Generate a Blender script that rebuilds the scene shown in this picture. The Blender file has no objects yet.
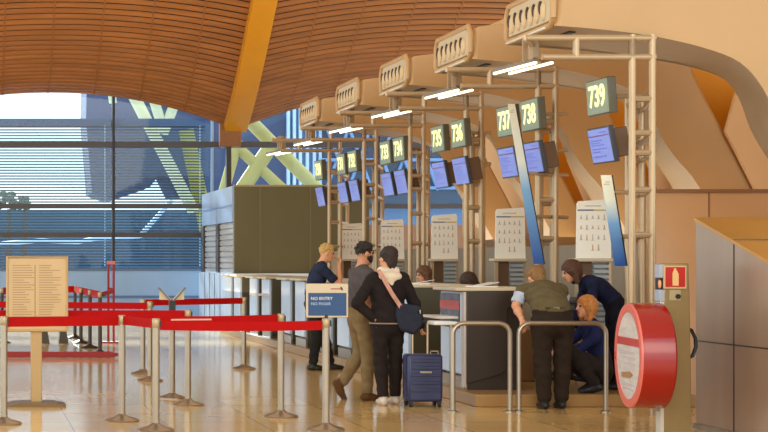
import bpy, math, random
import numpy as np
from mathutils import Vector, Matrix, Euler

random.seed(7)
sc = bpy.context.scene
COL = sc.collection
R = math.radians

# ------------------------------------------------------------------ camera
CAMZ, FPX, VX, VY = 1.55, 1600.0, -25.0, 260.0
cd = bpy.data.cameras.new('camera')
cd.sensor_width = 36.0
cd.lens = FPX / 768 * 36.0
cd.shift_x = (384 - VX) / 768
cd.shift_y = (VY - 216) / 768
cd.clip_end = 500
cam = bpy.data.objects.new('camera', cd)
cam.location = (0, 0, CAMZ)
cam.rotation_euler = (R(90), 0, 0)
COL.objects.link(cam)
sc.camera = cam

def at(x, y, d):
    """photo pixel at depth d (metres along the hall) -> point in the hall"""
    return Vector(((x - VX) * d / FPX, d, CAMZ + (VY - y) * d / FPX))

def lin(c):
    out = []
    for v in c[:3]:
        v = v / 255.0
        out.append(v / 12.92 if v <= 0.04045 else ((v + 0.055) / 1.055) ** 2.4)
    return (out[0], out[1], out[2], 1.0)

# ------------------------------------------------------------------ world
w = bpy.data.worlds.new('sky'); sc.world = w; w.use_nodes = True
nt = w.node_tree; nt.nodes.clear()
wo = nt.nodes.new('ShaderNodeOutputWorld'); bg = nt.nodes.new('ShaderNodeBackground')
tc = nt.nodes.new('ShaderNodeTexCoord'); sp = nt.nodes.new('ShaderNodeSeparateXYZ')
rp = nt.nodes.new('ShaderNodeValToRGB'); nz = nt.nodes.new('ShaderNodeTexNoise')
mp = nt.nodes.new('ShaderNodeMapping'); mx = nt.nodes.new('ShaderNodeMix'); mx.data_type = 'RGBA'
nt.links.new(tc.outputs['Generated'], sp.inputs[0])
nt.links.new(sp.outputs['Z'], rp.inputs[0])
rp.color_ramp.elements[0].position = 0.0; rp.color_ramp.elements[0].color = (0.98, 0.98, 0.97, 1)
rp.color_ramp.elements[1].position = 0.35; rp.color_ramp.elements[1].color = (0.80, 0.90, 0.97, 1)
mp.inputs['Scale'].default_value = (3, 3, 22)
nt.links.new(tc.outputs['Generated'], mp.inputs[0]); nt.links.new(mp.outputs[0], nz.inputs['Vector'])
nz.inputs['Scale'].default_value = 1.0
r2 = nt.nodes.new('ShaderNodeValToRGB')
r2.color_ramp.elements[0].position = 0.45; r2.color_ramp.elements[1].position = 0.62
nt.links.new(nz.outputs[0], r2.inputs[0]); nt.links.new(r2.outputs[0], mx.inputs[0])
nt.links.new(rp.outputs[0], mx.inputs[6]); mx.inputs[7].default_value = (0.62, 0.88, 0.97, 1)
nt.links.new(mx.outputs[2], bg.inputs[0]); bg.inputs[1].default_value = 2.1
nt.links.new(bg.outputs[0], wo.inputs[0])

# ------------------------------------------------------------------ light and exposure
def area(name, loc, rot, sx, sy, power, col):
    l = bpy.data.lights.new(name, 'AREA'); l.shape = 'RECTANGLE'
    l.size = sx; l.size_y = sy; l.energy = power; l.color = col
    o = bpy.data.objects.new(name, l); o.location = loc; o.rotation_euler = rot
    COL.objects.link(o); return o
area('skylight_warm', (3.5, 17.0, 8.6), (0, 0, 0), 10, 22, 480, (1.0, 0.83, 0.60))
area('upward_fill_warm', (4.5, 33.0, 0.9), (R(180), 0, 0), 7, 5, 130, (1.0, 0.78, 0.52))  # added warm fill aimed upward above the floor, no fixture stands there
area('front_fill', (0.5, -5.0, 8.0), (R(62), 0, R(-8)), 18, 8, 1400, (1.0, 0.84, 0.62))  # unseen fill added behind the camera to brighten surfaces facing it
area('bounce_fill', (8.5, 25.5, 1.9), (R(180), 0, 0), 1.2, 14, 85, (1.0, 0.84, 0.62))  # added upward bounce fill for back wall, duct legs and soffits
sl_ = bpy.data.lights.new('low_sun', 'SUN'); sl_.energy = 15.0; sl_.color = (0.90, 0.96, 1.0); sl_.angle = R(4)
so_ = bpy.data.objects.new('low_sun', sl_); COL.objects.link(so_)
so_.rotation_euler = Vector((0.14, -1.0, -0.50)).to_track_quat('-Z', 'Y').to_euler()
sc.view_settings.view_transform = 'Standard'
sc.view_settings.look = 'None'
sc.view_settings.exposure = 0.0
sc.view_settings.gamma = 1.0
sc.view_settings.use_curve_mapping = False

# ------------------------------------------------------------------ materials
_M = {}
def mat(name, c, rough=0.5, metal=0.0, noise=0.0, nscale=8.0, bump=0.0, bscale=40.0, spec=0.5, emit=0.0, alpha=1.0, coat=0.0, stretch=None):
    if name in _M: return _M[name]
    m = bpy.data.materials.new(name); m.use_nodes = True
    n = m.node_tree.nodes; l = m.node_tree.links
    b = n['Principled BSDF']
    col = lin(c)
    b.inputs['Base Color'].default_value = col
    b.inputs['Roughness'].default_value = rough
    b.inputs['Metallic'].default_value = metal
    b.inputs['Specular IOR Level'].default_value = spec
    if coat: b.inputs['Coat Weight'].default_value = coat; b.inputs['Coat Roughness'].default_value = 0.08
    t = None
    if noise or bump:
        t = n.new('ShaderNodeTexCoord')
        mpn = n.new('ShaderNodeMapping'); l.new(t.outputs['Object'], mpn.inputs[0])
        if stretch: mpn.inputs['Scale'].default_value = stretch
    if noise:
        x = n.new('ShaderNodeTexNoise'); x.inputs['Scale'].default_value = nscale; x.inputs['Detail'].default_value = 4
        l.new(mpn.outputs[0], x.inputs['Vector'])
        r = n.new('ShaderNodeValToRGB')
        r.color_ramp.elements[0].position = 0.3; r.color_ramp.elements[1].position = 0.7
        r.color_ramp.elements[0].color = tuple(v * (1 - noise) for v in col[:3]) + (1,)
        r.color_ramp.elements[1].color = tuple(min(1, v * (1 + noise)) for v in col[:3]) + (1,)
        l.new(x.outputs[0], r.inputs[0]); l.new(r.outputs[0], b.inputs['Base Color'])
    if bump:
        x2 = n.new('ShaderNodeTexNoise'); x2.inputs['Scale'].default_value = bscale
        l.new(mpn.outputs[0], x2.inputs['Vector'])
        bp = n.new('ShaderNodeBump'); bp.inputs['Strength'].default_value = bump; bp.inputs['Distance'].default_value = 0.01
        l.new(x2.outputs[0], bp.inputs['Height']); l.new(bp.outputs[0], b.inputs['Normal'])
    if emit:
        b.inputs['Emission Color'].default_value = col
        b.inputs['Emission Strength'].default_value = emit
    _M[name] = m
    return m

def floor_mat():
    m = bpy.data.materials.new('polished_stone'); m.use_nodes = True
    n = m.node_tree.nodes; l = m.node_tree.links; b = n['Principled BSDF']
    t = n.new('ShaderNodeTexCoord')
    br = n.new('ShaderNodeTexBrick'); br.offset = 0.0
    br.inputs['Scale'].default_value = 1.0; br.inputs['Brick Width'].default_value = 0.9; br.inputs['Row Height'].default_value = 0.9
    br.inputs['Mortar Size'].default_value = 0.006
    br.inputs['Color1'].default_value = lin((226, 186, 122)); br.inputs['Color2'].default_value = lin((216, 176, 112))
    br.inputs['Mortar'].default_value = lin((160, 122, 74))
    l.new(t.outputs['Object'], br.inputs['Vector'])
    x = n.new('ShaderNodeTexNoise'); x.inputs['Scale'].default_value = 2.2; x.inputs['Detail'].default_value = 5
    l.new(t.outputs['Object'], x.inputs['Vector'])
    mxx = n.new('ShaderNodeMix'); mxx.data_type = 'RGBA'; mxx.blend_type = 'OVERLAY'; mxx.inputs[0].default_value = 0.22
    l.new(br.outputs['Color'], mxx.inputs[6]); l.new(x.outputs[0], mxx.inputs[7])
    l.new(mxx.outputs[2], b.inputs['Base Color'])
    b.inputs['Roughness'].default_value = 0.13
    b.inputs['IOR'].default_value = 1.55
    bp = n.new('ShaderNodeBump'); bp.inputs['Strength'].default_value = 0.05; bp.inputs['Distance'].default_value = 0.01
    x3 = n.new('ShaderNodeTexNoise'); x3.inputs['Scale'].default_value = 1.3
    l.new(t.outputs['Object'], x3.inputs['Vector']); l.new(x3.outputs[0], bp.inputs['Height']); l.new(bp.outputs[0], b.inputs['Normal'])
    return m

def glass_mat(name, tint, gloss=0.08):
    m = bpy.data.materials.new(name); m.use_nodes = True
    n = m.node_tree.nodes; l = m.node_tree.links
    n.remove(n['Principled BSDF'])
    tr = n.new('ShaderNodeBsdfTransparent'); tr.inputs[0].default_value = tint
    gl = n.new('ShaderNodeBsdfGlossy'); gl.inputs['Roughness'].default_value = 0.03
    mxs = n.new('ShaderNodeMixShader'); mxs.inputs[0].default_value = gloss
    l.new(tr.outputs[0], mxs.inputs[1]); l.new(gl.outputs[0], mxs.inputs[2])
    l.new(mxs.outputs[0], n['Material Output'].inputs[0])
    return m

def grad_mat(name, stops, axis, lo, hi, rough=0.3):
    """a printed colour graded along one axis of the object"""
    m = bpy.data.materials.new(name); m.use_nodes = True
    n = m.node_tree.nodes; l = m.node_tree.links; b = n['Principled BSDF']
    t = n.new('ShaderNodeTexCoord'); s = n.new('ShaderNodeSeparateXYZ'); l.new(t.outputs['Object'], s.inputs[0])
    mr = n.new('ShaderNodeMapRange'); mr.inputs['From Min'].default_value = lo; mr.inputs['From Max'].default_value = hi
    l.new(s.outputs[axis], mr.inputs['Value'])
    r = n.new('ShaderNodeValToRGB')
    e = r.color_ramp.elements
    while len(e) < len(stops): e.new(0.5)
    for el, (p, c) in zip(e, stops): el.position = p; el.color = lin(c)
    l.new(mr.outputs[0], r.inputs[0]); l.new(r.outputs[0], b.inputs['Base Color'])
    b.inputs['Roughness'].default_value = rough
    return m

M_FLOOR = floor_mat()
M_SLAT = mat('bamboo_slat', (158, 94, 36), 0.55, noise=0.22, nscale=1.6, stretch=(0.25, 3, 3))
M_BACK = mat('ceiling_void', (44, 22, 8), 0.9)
M_YEL = mat('yellow_paint', (212, 140, 22), 0.45, noise=0.06, nscale=1.5)
M_OCHRE = mat('ochre_panel', (224, 150, 18), 0.5, noise=0.05, nscale=2)
M_SHELL = mat('cream_duct_shell', (194, 153, 102), 0.42, noise=0.035, nscale=1.4)
M_SOFFIT = mat('grey_soffit', (176, 150, 116), 0.4, noise=0.05, nscale=2)
M_WALL = mat('beige_wall', (226, 184, 134), 0.5, noise=0.03, nscale=1.5)
M_WALLP = mat('rosy_panel', (220, 170, 122), 0.22, noise=0.04, nscale=1.5)
M_LOW = mat('taupe_low_wall', (158, 138, 112), 0.45, noise=0.06, nscale=1.5)
M_TUBE = mat('bronze_tube', (188, 160, 124), 0.34, metal=0.35, noise=0.06, nscale=3)
M_STEEL = mat('brushed_post', (166, 150, 130), 0.28, metal=0.85, noise=0.06, nscale=6)
M_DSTEEL = mat('dark_steel', (72, 62, 52), 0.4, metal=0.5)
M_BRUSH = mat('brushed_bronze_sheet', (172, 144, 122), 0.33, metal=0.5, noise=0.05, nscale=1.5, stretch=(3, 3, 0.6))
M_COPPER = mat('golden_top_sheet', (200, 142, 62), 0.32, metal=0.4, noise=0.08, nscale=2.5)
M_BLACK = mat('black_plastic', (26, 24, 24), 0.45)
M_DARK = mat('dark_brown_laminate', (58, 46, 36), 0.35, noise=0.08, nscale=3)
M_OLIVE = mat('olive_laminate', (112, 104, 78), 0.4, noise=0.06, nscale=2)
M_OLIVED = mat('olive_wall', (92, 84, 52), 0.5, noise=0.06, nscale=1.5)
M_WHITE = mat('white_laminate', (226, 224, 218), 0.3)
M_PALEB = mat('pale_blue_laminate', (206, 222, 242), 0.2, noise=0.05, nscale=2)
M_COUNT = mat('counter_top', (206, 190, 160), 0.3)
M_RED = mat('red_belt', (176, 5, 3), 0.7, noise=0.05, nscale=10, spec=0.15)
M_REDG = mat('red_gloss', (156, 8, 4), 0.22, coat=0.4)
M_REDD = mat('dull_red', (158, 30, 30), 0.5)
M_PINK = mat('pink_red_rim', (226, 112, 96), 0.3)
M_CREAM = mat('cream_board', (206, 172, 124), 0.5, noise=0.03, nscale=4)
M_INK = mat('faint_ink', (158, 124, 84), 0.7)
M_PAPER = mat('white_poster', (252, 246, 232), 0.5)
M_MARK = mat('small_print', (196, 184, 160), 0.6)
M_MARKR = mat('small_print_red', (214, 170, 136), 0.6)
M_BAND = mat('poster_blue_band', (70, 96, 120), 0.5)
M_BANDY = mat('poster_yellow_band', (206, 176, 90), 0.5)
M_LAMP = mat('lamp_tube', (255, 246, 214), 0.4, emit=2.2)
M_SIGN = mat('sign_housing', (96, 90, 72), 0.4)
M_SIGNF = mat('sign_face', (128, 136, 108), 0.3, emit=0.3)
M_DIGIT = mat('lit_digits', (250, 246, 176), 0.4, emit=0.75)
M_SCR = mat('lit_screen', (120, 132, 200), 0.2, emit=0.5)
M_SCRT = mat('screen_text', (92, 96, 184), 0.3, emit=0.4)
M_SCRH = mat('screen_heading', (110, 60, 120), 0.3, emit=0.3)
M_BEZEL = mat('screen_bezel', (60, 58, 62), 0.4)
M_BOX = mat('brown_housing', (104, 74, 46), 0.5)
M_BLUE = mat('sign_blue', (28, 66, 112), 0.35)
M_BLADE = mat('louvre_blade', (46, 54, 70), 0.5, noise=0.05, nscale=1)
M_FRAME = mat('window_frame', (72, 66, 66), 0.45)
M_GLASS = glass_mat('window_glass', (0.84, 0.91, 0.95, 1), 0.018)
M_EXTP = mat('exterior_roof_mass', (70, 80, 112), 0.8, noise=0.08, nscale=0.3)
M_EXTC = mat('exterior_pale_column', (222, 214, 170), 0.6)
M_EXTY = mat('exterior_yellow_strut', (212, 184, 104), 0.5, noise=0.04, nscale=1)
M_EXTG = mat('exterior_glass_block', (92, 120, 160), 0.3, noise=0.08, nscale=0.4)
M_EXTW = mat('exterior_white_mullion', (206, 226, 246), 0.5)
M_EXTB = mat('exterior_low_block', (74, 100, 124), 0.7, noise=0.2, nscale=0.35)
M_EXTGR = mat('exterior_paving', (160, 170, 180), 0.8, noise=0.1, nscale=0.3)
M_GREEN = mat('exterior_foliage', (66, 92, 70), 0.8, noise=0.25, nscale=1)
M_NAVYC = mat('navy_case', (44, 46, 82), 0.32, noise=0.1, nscale=4)

# ------------------------------------------------------------------ mesh builder
class MB:
    def __init__(s): s.v = []; s.f = []
    def add(s, vs, fs):
        o = len(s.v); s.v += [tuple(p) for p in vs]; s.f += [tuple(i + o for i in f) for f in fs]; return s
    def box(s, x0, x1, y0, y1, z0, z1):
        return s.add([(x0,y0,z0),(x1,y0,z0),(x1,y1,z0),(x0,y1,z0),(x0,y0,z1),(x1,y0,z1),(x1,y1,z1),(x0,y1,z1)],
                     [(0,3,2,1),(4,5,6,7),(0,1,5,4),(1,2,6,5),(2,3,7,6),(3,0,4,7)])
    def loft(s, A, B):
        n = len(A)
        return s.add(list(A) + list(B), [tuple(range(n))[::-1], tuple(range(n, 2*n))] + [(i, (i+1) % n, n + (i+1) % n, n + i) for i in range(n)])
    def prism(s, poly, y0, y1):          # poly in (x, z), pushed along y
        return s.loft([(x, y0, z) for x, z in poly], [(x, y1, z) for x, z in poly])
    def prismx(s, poly, x0, x1):         # poly in (y, z), pushed along x
        return s.loft([(x0, y, z) for y, z in poly], [(x1, y, z) for y, z in poly])
    def tube(s, pts, r, n=10, caps=True):
        pts = [Vector(p) for p in pts]; rs = r if isinstance(r, (list, tuple)) else [r] * len(pts)
        t0 = (pts[1] - pts[0]).normalized()
        u = t0.orthogonal().normalized(); rings = []
        for i, p in enumerate(pts):
            a = pts[max(0, i-1)]; b = pts[min(len(pts)-1, i+1)]; t = (b - a).normalized()
            u = (u - t * u.dot(t)).normalized(); vv = t.cross(u)
            k = 1.0
            if 0 < i < len(pts) - 1:
                c = (pts[i] - a).normalized().dot((b - pts[i]).normalized()); k = 1 / max(0.5, math.sqrt((1 + c) / 2))
            rings.append([p + (u * math.cos(2*math.pi*j/n) + vv * math.sin(2*math.pi*j/n)) * rs[i] * (k if k < 1.2 else 1.1) for j in range(n)])
        vs = [q for ring in rings for q in ring]; fs = []
        for i in range(len(pts) - 1):
            for j in range(n): fs.append((i*n + j, i*n + (j+1) % n, (i+1)*n + (j+1) % n, (i+1)*n + j))
        if caps: fs += [tuple(range(n))[::-1], tuple((len(pts)-1)*n + j for j in range(n))]
        return s.add(vs, fs)
    def lathe(s, prof, c=(0,0,0), n=24, caps=True):  # (r, z) pairs turned round z
        vs = []; fs = []
        for r, z in prof:
            for j in range(n): a = 2*math.pi*j/n; vs.append((c[0] + r*math.cos(a), c[1] + r*math.sin(a), c[2] + z))
        for i in range(len(prof) - 1):
            for j in range(n): fs.append((i*n + j, i*n + (j+1) % n, (i+1)*n + (j+1) % n, (i+1)*n + j))
        if caps: fs += [tuple(range(n))[::-1], tuple((len(prof)-1)*n + j for j in range(n))]
        return s.add(vs, fs)
    def ell(s, c, r, n=14, m=9):
        prof = [(max(1e-4, math.sin(math.pi*i/m)), -math.cos(math.pi*i/m)) for i in range(m+1)]
        o = len(s.v); s.lathe(prof, (0,0,0), n)
        for i in range(o, len(s.v)):
            x, y, z = s.v[i]; s.v[i] = (c[0] + x*r[0], c[1] + y*r[1], c[2] + z*r[2])
        return s
    def grid(s, rows):
        n = len(rows[0]); o = []
        for r_ in rows: o += r_
        fs = [(i*n + j, i*n + j+1, (i+1)*n + j+1, (i+1)*n + j) for i in range(len(rows)-1) for j in range(n-1)]
        return s.add(o, fs)
    def build(s, name, m, parent=None, smooth=True, bevel=0.0):
        me = bpy.data.meshes.new(name); me.from_pydata(s.v, [], s.f); me.update()
        import bmesh
        bm = bmesh.new(); bm.from_mesh(me); bmesh.ops.recalc_face_normals(bm, faces=bm.faces); bm.to_mesh(me); bm.free()
        if smooth:
            me.polygons.foreach_set('use_smooth', [True] * len(me.polygons)); me.set_sharp_from_angle(angle=R(38))
        me.materials.append(m)
        o = bpy.data.objects.new(name, me); COL.objects.link(o)
        if parent: o.parent = parent
        if bevel:
            b = o.modifiers.new('bevel', 'BEVEL'); b.width = bevel; b.segments = 2; b.limit_method = 'ANGLE'; b.angle_limit = R(40)
        return o

def tag(o, label, cat, group=None, kind=None):
    o['label'] = label; o['category'] = cat
    if group: o['group'] = group
    if kind: o['kind'] = kind
    return o
def thing(name, label, cat, loc=(0,0,0), rot=(0,0,0), group=None):
    o = bpy.data.objects.new(name, None); o.empty_display_size = 0.1
    o.location = loc; o.rotation_euler = rot; COL.objects.link(o)
    return tag(o, label, cat, group)
def struct(o): o['kind'] = 'structure'; return o
def kids(o): return [c for c in bpy.data.objects if c.parent == o]
def dup(root, loc, label, rot=None, group=None):
    def cp(o, par):
        c = o.copy(); COL.objects.link(c)
        if par: c.parent = par
        for ch in kids(o): cp(ch, c)
        return c
    r = cp(root, None); r.location = loc; r['label'] = label
    if rot is not None: r.rotation_euler = rot
    if group: r['group'] = group
    return r
def text(name, body, size, m, parent, loc=(0,0,0), extrude=0.002, align='CENTER', bold=0.0, sx=1.0):
    """lettering facing local -Y"""
    c = bpy.data.curves.new(name, 'FONT'); c.body = body; c.size = size; c.extrude = extrude; c.offset = bold
    c.align_x = align; c.align_y = 'CENTER'
    t = bpy.data.objects.new(name, c); COL.objects.link(t)
    bpy.context.view_layer.update()
    me = bpy.data.meshes.new_from_object(t.evaluated_get(bpy.context.evaluated_depsgraph_get()))
    bpy.data.objects.remove(t); bpy.data.curves.remove(c)
    me.transform(Matrix.Translation(loc) @ Matrix.Rotation(R(90), 4, 'X') @ Matrix.Diagonal((sx, 1, 1, 1)))
    me.materials.clear(); me.materials.append(m); me.name = name
    o = bpy.data.objects.new(name, me); COL.objects.link(o); o.parent = parent
    return o

# ================================================================== SETTING
struct(MB().box(-14, 14, -4, 41.0, -0.2, 0.0).build('floor', M_FLOOR))
struct(MB().box(5.28, 7.6, 16.87, 34.4, 0.001, 0.13).build('floor_platform', mat('platform_edge', (168, 128, 76), 0.35, noise=0.05, nscale=3), bevel=0.008))

# ---- ceiling: wave of slats, scalloped between the yellow beams
PROF = [(40.6, 0.0), (39.9, 0.30), (39.1, 0.75), (38.2, 1.33), (37.2, 2.05), (36.2, 2.78), (35.0, 3.55), (33.4, 4.35), (31.0, 5.1), (28.0, 5.6), (23.0, 5.9), (14.0, 5.95), (2.0, 5.95)]
arc = [0.0]
for a_, b_ in zip(PROF, PROF[1:]): arc.append(arc[-1] + math.hypot(b_[0]-a_[0], b_[1]-a_[1]))
def prof(s_):
    for i in range(len(arc)-1):
        if s_ <= arc[i+1] or i == len(arc)-2:
            t = (s_ - arc[i]) / (arc[i+1] - arc[i]); a_, b_ = PROF[i], PROF[i+1]
            return a_[0] + (b_[0]-a_[0])*t, a_[1] + (b_[1]-a_[1])*t
def scal(X):
    u = ((X - 1.9 + 4.7) % 9.4 - 4.7) / 4.7
    return 1.0 - abs(u) ** 2.1
def cz(X, s_, lift=0.0):
    Y, z = prof(s_); dec = 0.35 + 0.65 * math.exp(-s_ / 3.2)
    return (X, Y, 4.84 + 0.95 * scal(X) * dec + z + lift)
XS = [-8 + 0.47 * i for i in range(61)]
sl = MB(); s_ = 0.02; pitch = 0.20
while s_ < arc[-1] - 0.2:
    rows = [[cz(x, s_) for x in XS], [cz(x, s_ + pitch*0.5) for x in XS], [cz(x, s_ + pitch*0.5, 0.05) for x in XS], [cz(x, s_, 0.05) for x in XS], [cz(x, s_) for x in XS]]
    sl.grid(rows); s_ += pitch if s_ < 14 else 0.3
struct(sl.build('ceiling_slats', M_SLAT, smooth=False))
ss = [i * 0.4 for i in range(int(arc[-1] / 0.4) + 1)]
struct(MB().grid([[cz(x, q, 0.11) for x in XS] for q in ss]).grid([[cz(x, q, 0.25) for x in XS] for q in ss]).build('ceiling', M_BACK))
rb = MB()
for X in [-5.2, -3.9, -1.6, -0.45, 0.7, 1.85, 3.0, 4.15, 5.3, 7.9, 9.0, 10.2, 11.3, 12.4, 13.6]:
    rb.grid([[cz(X - 0.02, q, -0.004), cz(X + 0.02, q, -0.004)] for q in ss])
struct(rb.build('trim_1', mat('ceiling_seam', (146, 86, 33), 0.7)))
for i, X in enumerate((-2.8, 6.6, 16.0)):
    b = MB()
    prof_pts = [0.0, 0.3] + [0.6 + 0.4*k for k in range(40)]
    A = []
    for q in prof_pts:
        x_, y_, z_ = cz(X, q); A.append((x_, y_, z_))
    wd = 0.31
    b.grid([[(x - wd, y, z + 0.1), (x - wd*0.9, y - 0.03, z - 0.05), (x, y - 0.04, z - 0.075), (x + wd*0.9, y - 0.03, z - 0.05), (x + wd, y, z + 0.1)] for x, y, z in A])
    struct(b.build('trim_%d' % (i + 2), M_YEL))

# ---- back window
win = MB()
for z in (4.50, 2.93, 2.20): win.box(-8, 14, 40.86, 41.06, z - (0.075 if z > 3 else 0.06), z + (0.075 if z > 3 else 0.06))
win_o = struct(win.build('window_1', M_FRAME))
mu = MB()
for x in (3.54 - 9.4, 3.54 - 4.7, 3.54, 10.3): mu.box(x - 0.035, x + 0.035, 40.84, 41.08, 1.3, 7.0)
struct(mu.build('window_frame', mat('mullion_dark', (38, 36, 44), 0.5), win_o))
g_ = MB()
for a_, b_ in ((-8, 3.5), (3.58, 14)): g_.box(a_, b_, 41.0, 41.012, 1.3, 7.2)
struct(g_.build('window_pane', M_GLASS, win_o))
ls = MB(); ls.box(6.04, 6.10, 40.9, 41.0, 1.3, 5.6)
struct(ls.build('window_post', mat('pale_window_post', (150, 182, 216), 0.4), win_o))
struct(MB().box(-8, 14, 40.9, 41.05, 0, 1.30).build('wall_back', mat('pale_spandrel', (158, 190, 226), 0.25, noise=0.06, nscale=1)))
struct(MB().box(-8, 14, 40.86, 40.9, 0.58, 0.64).box(-8, 14, 40.86, 40.9, 1.27, 1.33).build('trim_5', mat('rail_blue_grey', (92, 122, 160), 0.4)))
struct(MB().box(-30, 30, 41.05, 140, -0.3, -0.1).build('ground', M_EXTGR))
# brown column under the beam
cp_ = thing('roof_column', 'brown boxed column head with a dark slim post under the yellow ceiling beam', 'column', (6.5, 40.6, 0))
MB().box(-0.30, 0.24, -0.12, 0.12, 4.42, 5.05).build('column_head', mat('brown_column', (138, 84, 32), 0.5, noise=0.1), cp_, bevel=0.02)
MB().box(-0.13, -0.01, -0.1, 0.1, 0.0, 4.42).build('post', mat('dark_post', (52, 42, 34), 0.5), cp_)

# louvre blind outside the glass
lv = MB(); z = 1.32
while z < 5.0:
    lv.add([(-8, 41.30, z), (5.95, 41.30, z), (5.95, 41.36, z + 0.036), (-8, 41.36, z + 0.036), (-8, 41.31, z - 0.006), (5.95, 41.31, z - 0.006), (5.95, 41.37, z + 0.030), (-8, 41.37, z + 0.030)],
           [(0,1,2,3), (4,7,6,5), (0,4,5,1), (2,6,7,3), (1,5,6,2), (0,3,7,4)]); z += 0.0745
lo = tag(bpy.data.objects.new('louvre_blind', None), 'blue-grey horizontal louvre blind across the far left window wall', 'blind'); COL.objects.link(lo)
lv.build('blade', M_BLADE, lo, smooth=False)
MB().box(-8, 5.97, 41.28, 41.42, 5.0, 5.2).build('head_box', mat('louvre_head', (70, 92, 136), 0.5), lo)
for x in (3.35, -1.2, 5.8):
    cm = MB(); q = 1.4
    while q < 5.0: cm.box(x - 0.012, x + 0.012, 41.24, 41.27, q, q + 0.04); q += 0.0745
    cm.build('ladder_cord', M_EXTW, lo)

# ---- outside
def out(name, label, cat, m, mb, group=None):
    return tag(mb.build(name, m), label, cat, group)
pm = at(87, 80, 52)
def ext(pts, d, t): return [(at(x, y, d).x, at(x, y, d).z) for x, y in pts]
out('concrete_pier', 'huge slate-blue roof pier outside the window behind the louvre blind', 'pier', M_EXTP,
    MB().prism(ext([(87, 70), (86, 120), (92, 193), (112, 200), (150, 187), (163, 170), (176, 196), (288, 200), (288, 70)], 56, 2), 56, 59))
def strut(p, q, r): return MB().tube([p, q], r, 16)
G = 'pale forked columns outside the glass'
out('forked_column', 'pale slanted column outside, left stroke of the forked pair behind the upper glass', 'column', M_EXTC, strut(at(128, 85, 54), at(194, 212, 54), 0.20), G)
out('forked_column', 'pale slanted column outside, middle stroke of the fork behind the upper glass', 'column', M_EXTC, strut(at(150, 88, 53), at(164, 132, 53), 0.17), G)
out('forked_column', 'pale slanted column outside, right stroke of the fork behind the upper glass', 'column', M_EXTC, strut(at(178, 95, 53), at(163, 134, 53), 0.17), G)
out('forked_column', 'olive slanted column outside behind the louvres, beside the green cabin', 'column', mat('olive_column', (172, 158, 66), 0.6), strut(at(186, 130, 54.5), at(208, 235, 54.5), 0.26), G)
out('forked_column', 'short pale column tip outside beside the dark mullion top', 'column', M_EXTC, strut(at(110, 80, 53), at(113, 103, 53), 0.13), G)
G = 'yellow-green roof struts outside above the green cabin'
for a_, b_, r_, l_ in (((247, 118), (326, 198), 0.19, 'long yellow-green strut sloping down right from the ceiling beam'),
                       ((238, 148), (288, 194), 0.15, 'slim yellow-green strut sloping down right, crossing the thick one'),
                       ((275, 140), (239, 194), 0.21, 'thick yellow-green strut sloping down left behind the crossing'),
                       ((238, 140), (223, 194), 0.15, 'yellow-green strut leaning left behind the dark slim post')):
    out('roof_strut', l_, 'strut', M_EXTY, strut(at(*a_, 44.5), at(*b_, 44.5), r_), G)
gb = thing('glass_building', 'blue glazed building with white mullions outside behind the far frames', 'building', (0, 0, 0))
MB().box(at(286, 0, 56).x, at(480, 0, 56).x, 56, 60, -0.1, at(0, 100, 56).z).build('facade', M_EXTG, gb)
for i, x in enumerate((288, 294, 300, 307, 314, 320, 326)):
    a_ = at(x, 0, 55.9).x; MB().box(a_ - 0.05, a_ + 0.05, 55.8, 55.99, 0, at(0, 104, 56).z).build('mullion', M_EXTW, gb)
tr = MB()
for i in range(7):
    a_ = at(326 + 22*i, 190, 55.6); b_ = at(350 + 22*i, 125, 55.6); tr.tube([a_, b_], 0.06, 6); tr.tube([at(350 + 22*i, 190, 55.5), at(326 + 22*i, 125, 55.5)], 0.06, 6)
for y in (128, 160, 188): tr.tube([at(322, y, 55.5), at(480, y, 55.5)], 0.06, 6)
tr.build('lattice', mat('lattice_blue', (130, 160, 206), 0.5), gb)
MB().box(at(322, 0, 55.95).x, at(480, 0, 56).x, 55.7, 55.98, at(0, 206, 56).z, at(0, 122, 56).z).build('dark_glazing', mat('dark_blue_glazing', (48, 60, 88), 0.25), gb)
out('low_building', 'long low slate-blue building outside below the louvred sky', 'building', M_EXTB, MB().box(-12, 26, 78, 84, -0.1, 4.0))
cv = [at(-12, 245, 70), at(10, 243, 70), at(40, 240.5, 70), at(62, 241.5, 70), at(78, 242, 70), at(95, 238.5, 70), at(112, 238, 70), at(140, 236, 70), at(172, 200, 70)]
out('streak_tube', 'thin wavy white pipe outside along the low blue building', 'pipe', M_EXTW, MB().tube(cv, 0.10, 8))  # made-up tube stands in for a bright wavy line outside
for i, (x, l_) in enumerate(((8, 'dark tree crown outside at far left behind the louvres'), (24, 'small dark tree crown outside, right of the far left one'))):
    p = at(x, 190, 74); t_ = thing('tree', l_, 'tree', (p.x, 74, -0.1), group='trees beyond the window')
    e = MB()
    for k in range(14):
        a_ = k * 2.4; e.ell((0.45*math.cos(a_)*(0.4+0.6*((k*7) % 5)/5)*(1.3 - 0.7*i), 0.4*math.sin(a_), 4.1 + (0.2 - 0.07*i)*(k % 4)), (0.2, 0.2, 0.14), 8, 6)
    e.build('crown', M_GREEN, t_); MB().tube([(0,0,0), (0.05,0,4.0)], [0.16, 0.09], 8).build('trunk', M_BOX, t_)

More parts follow.
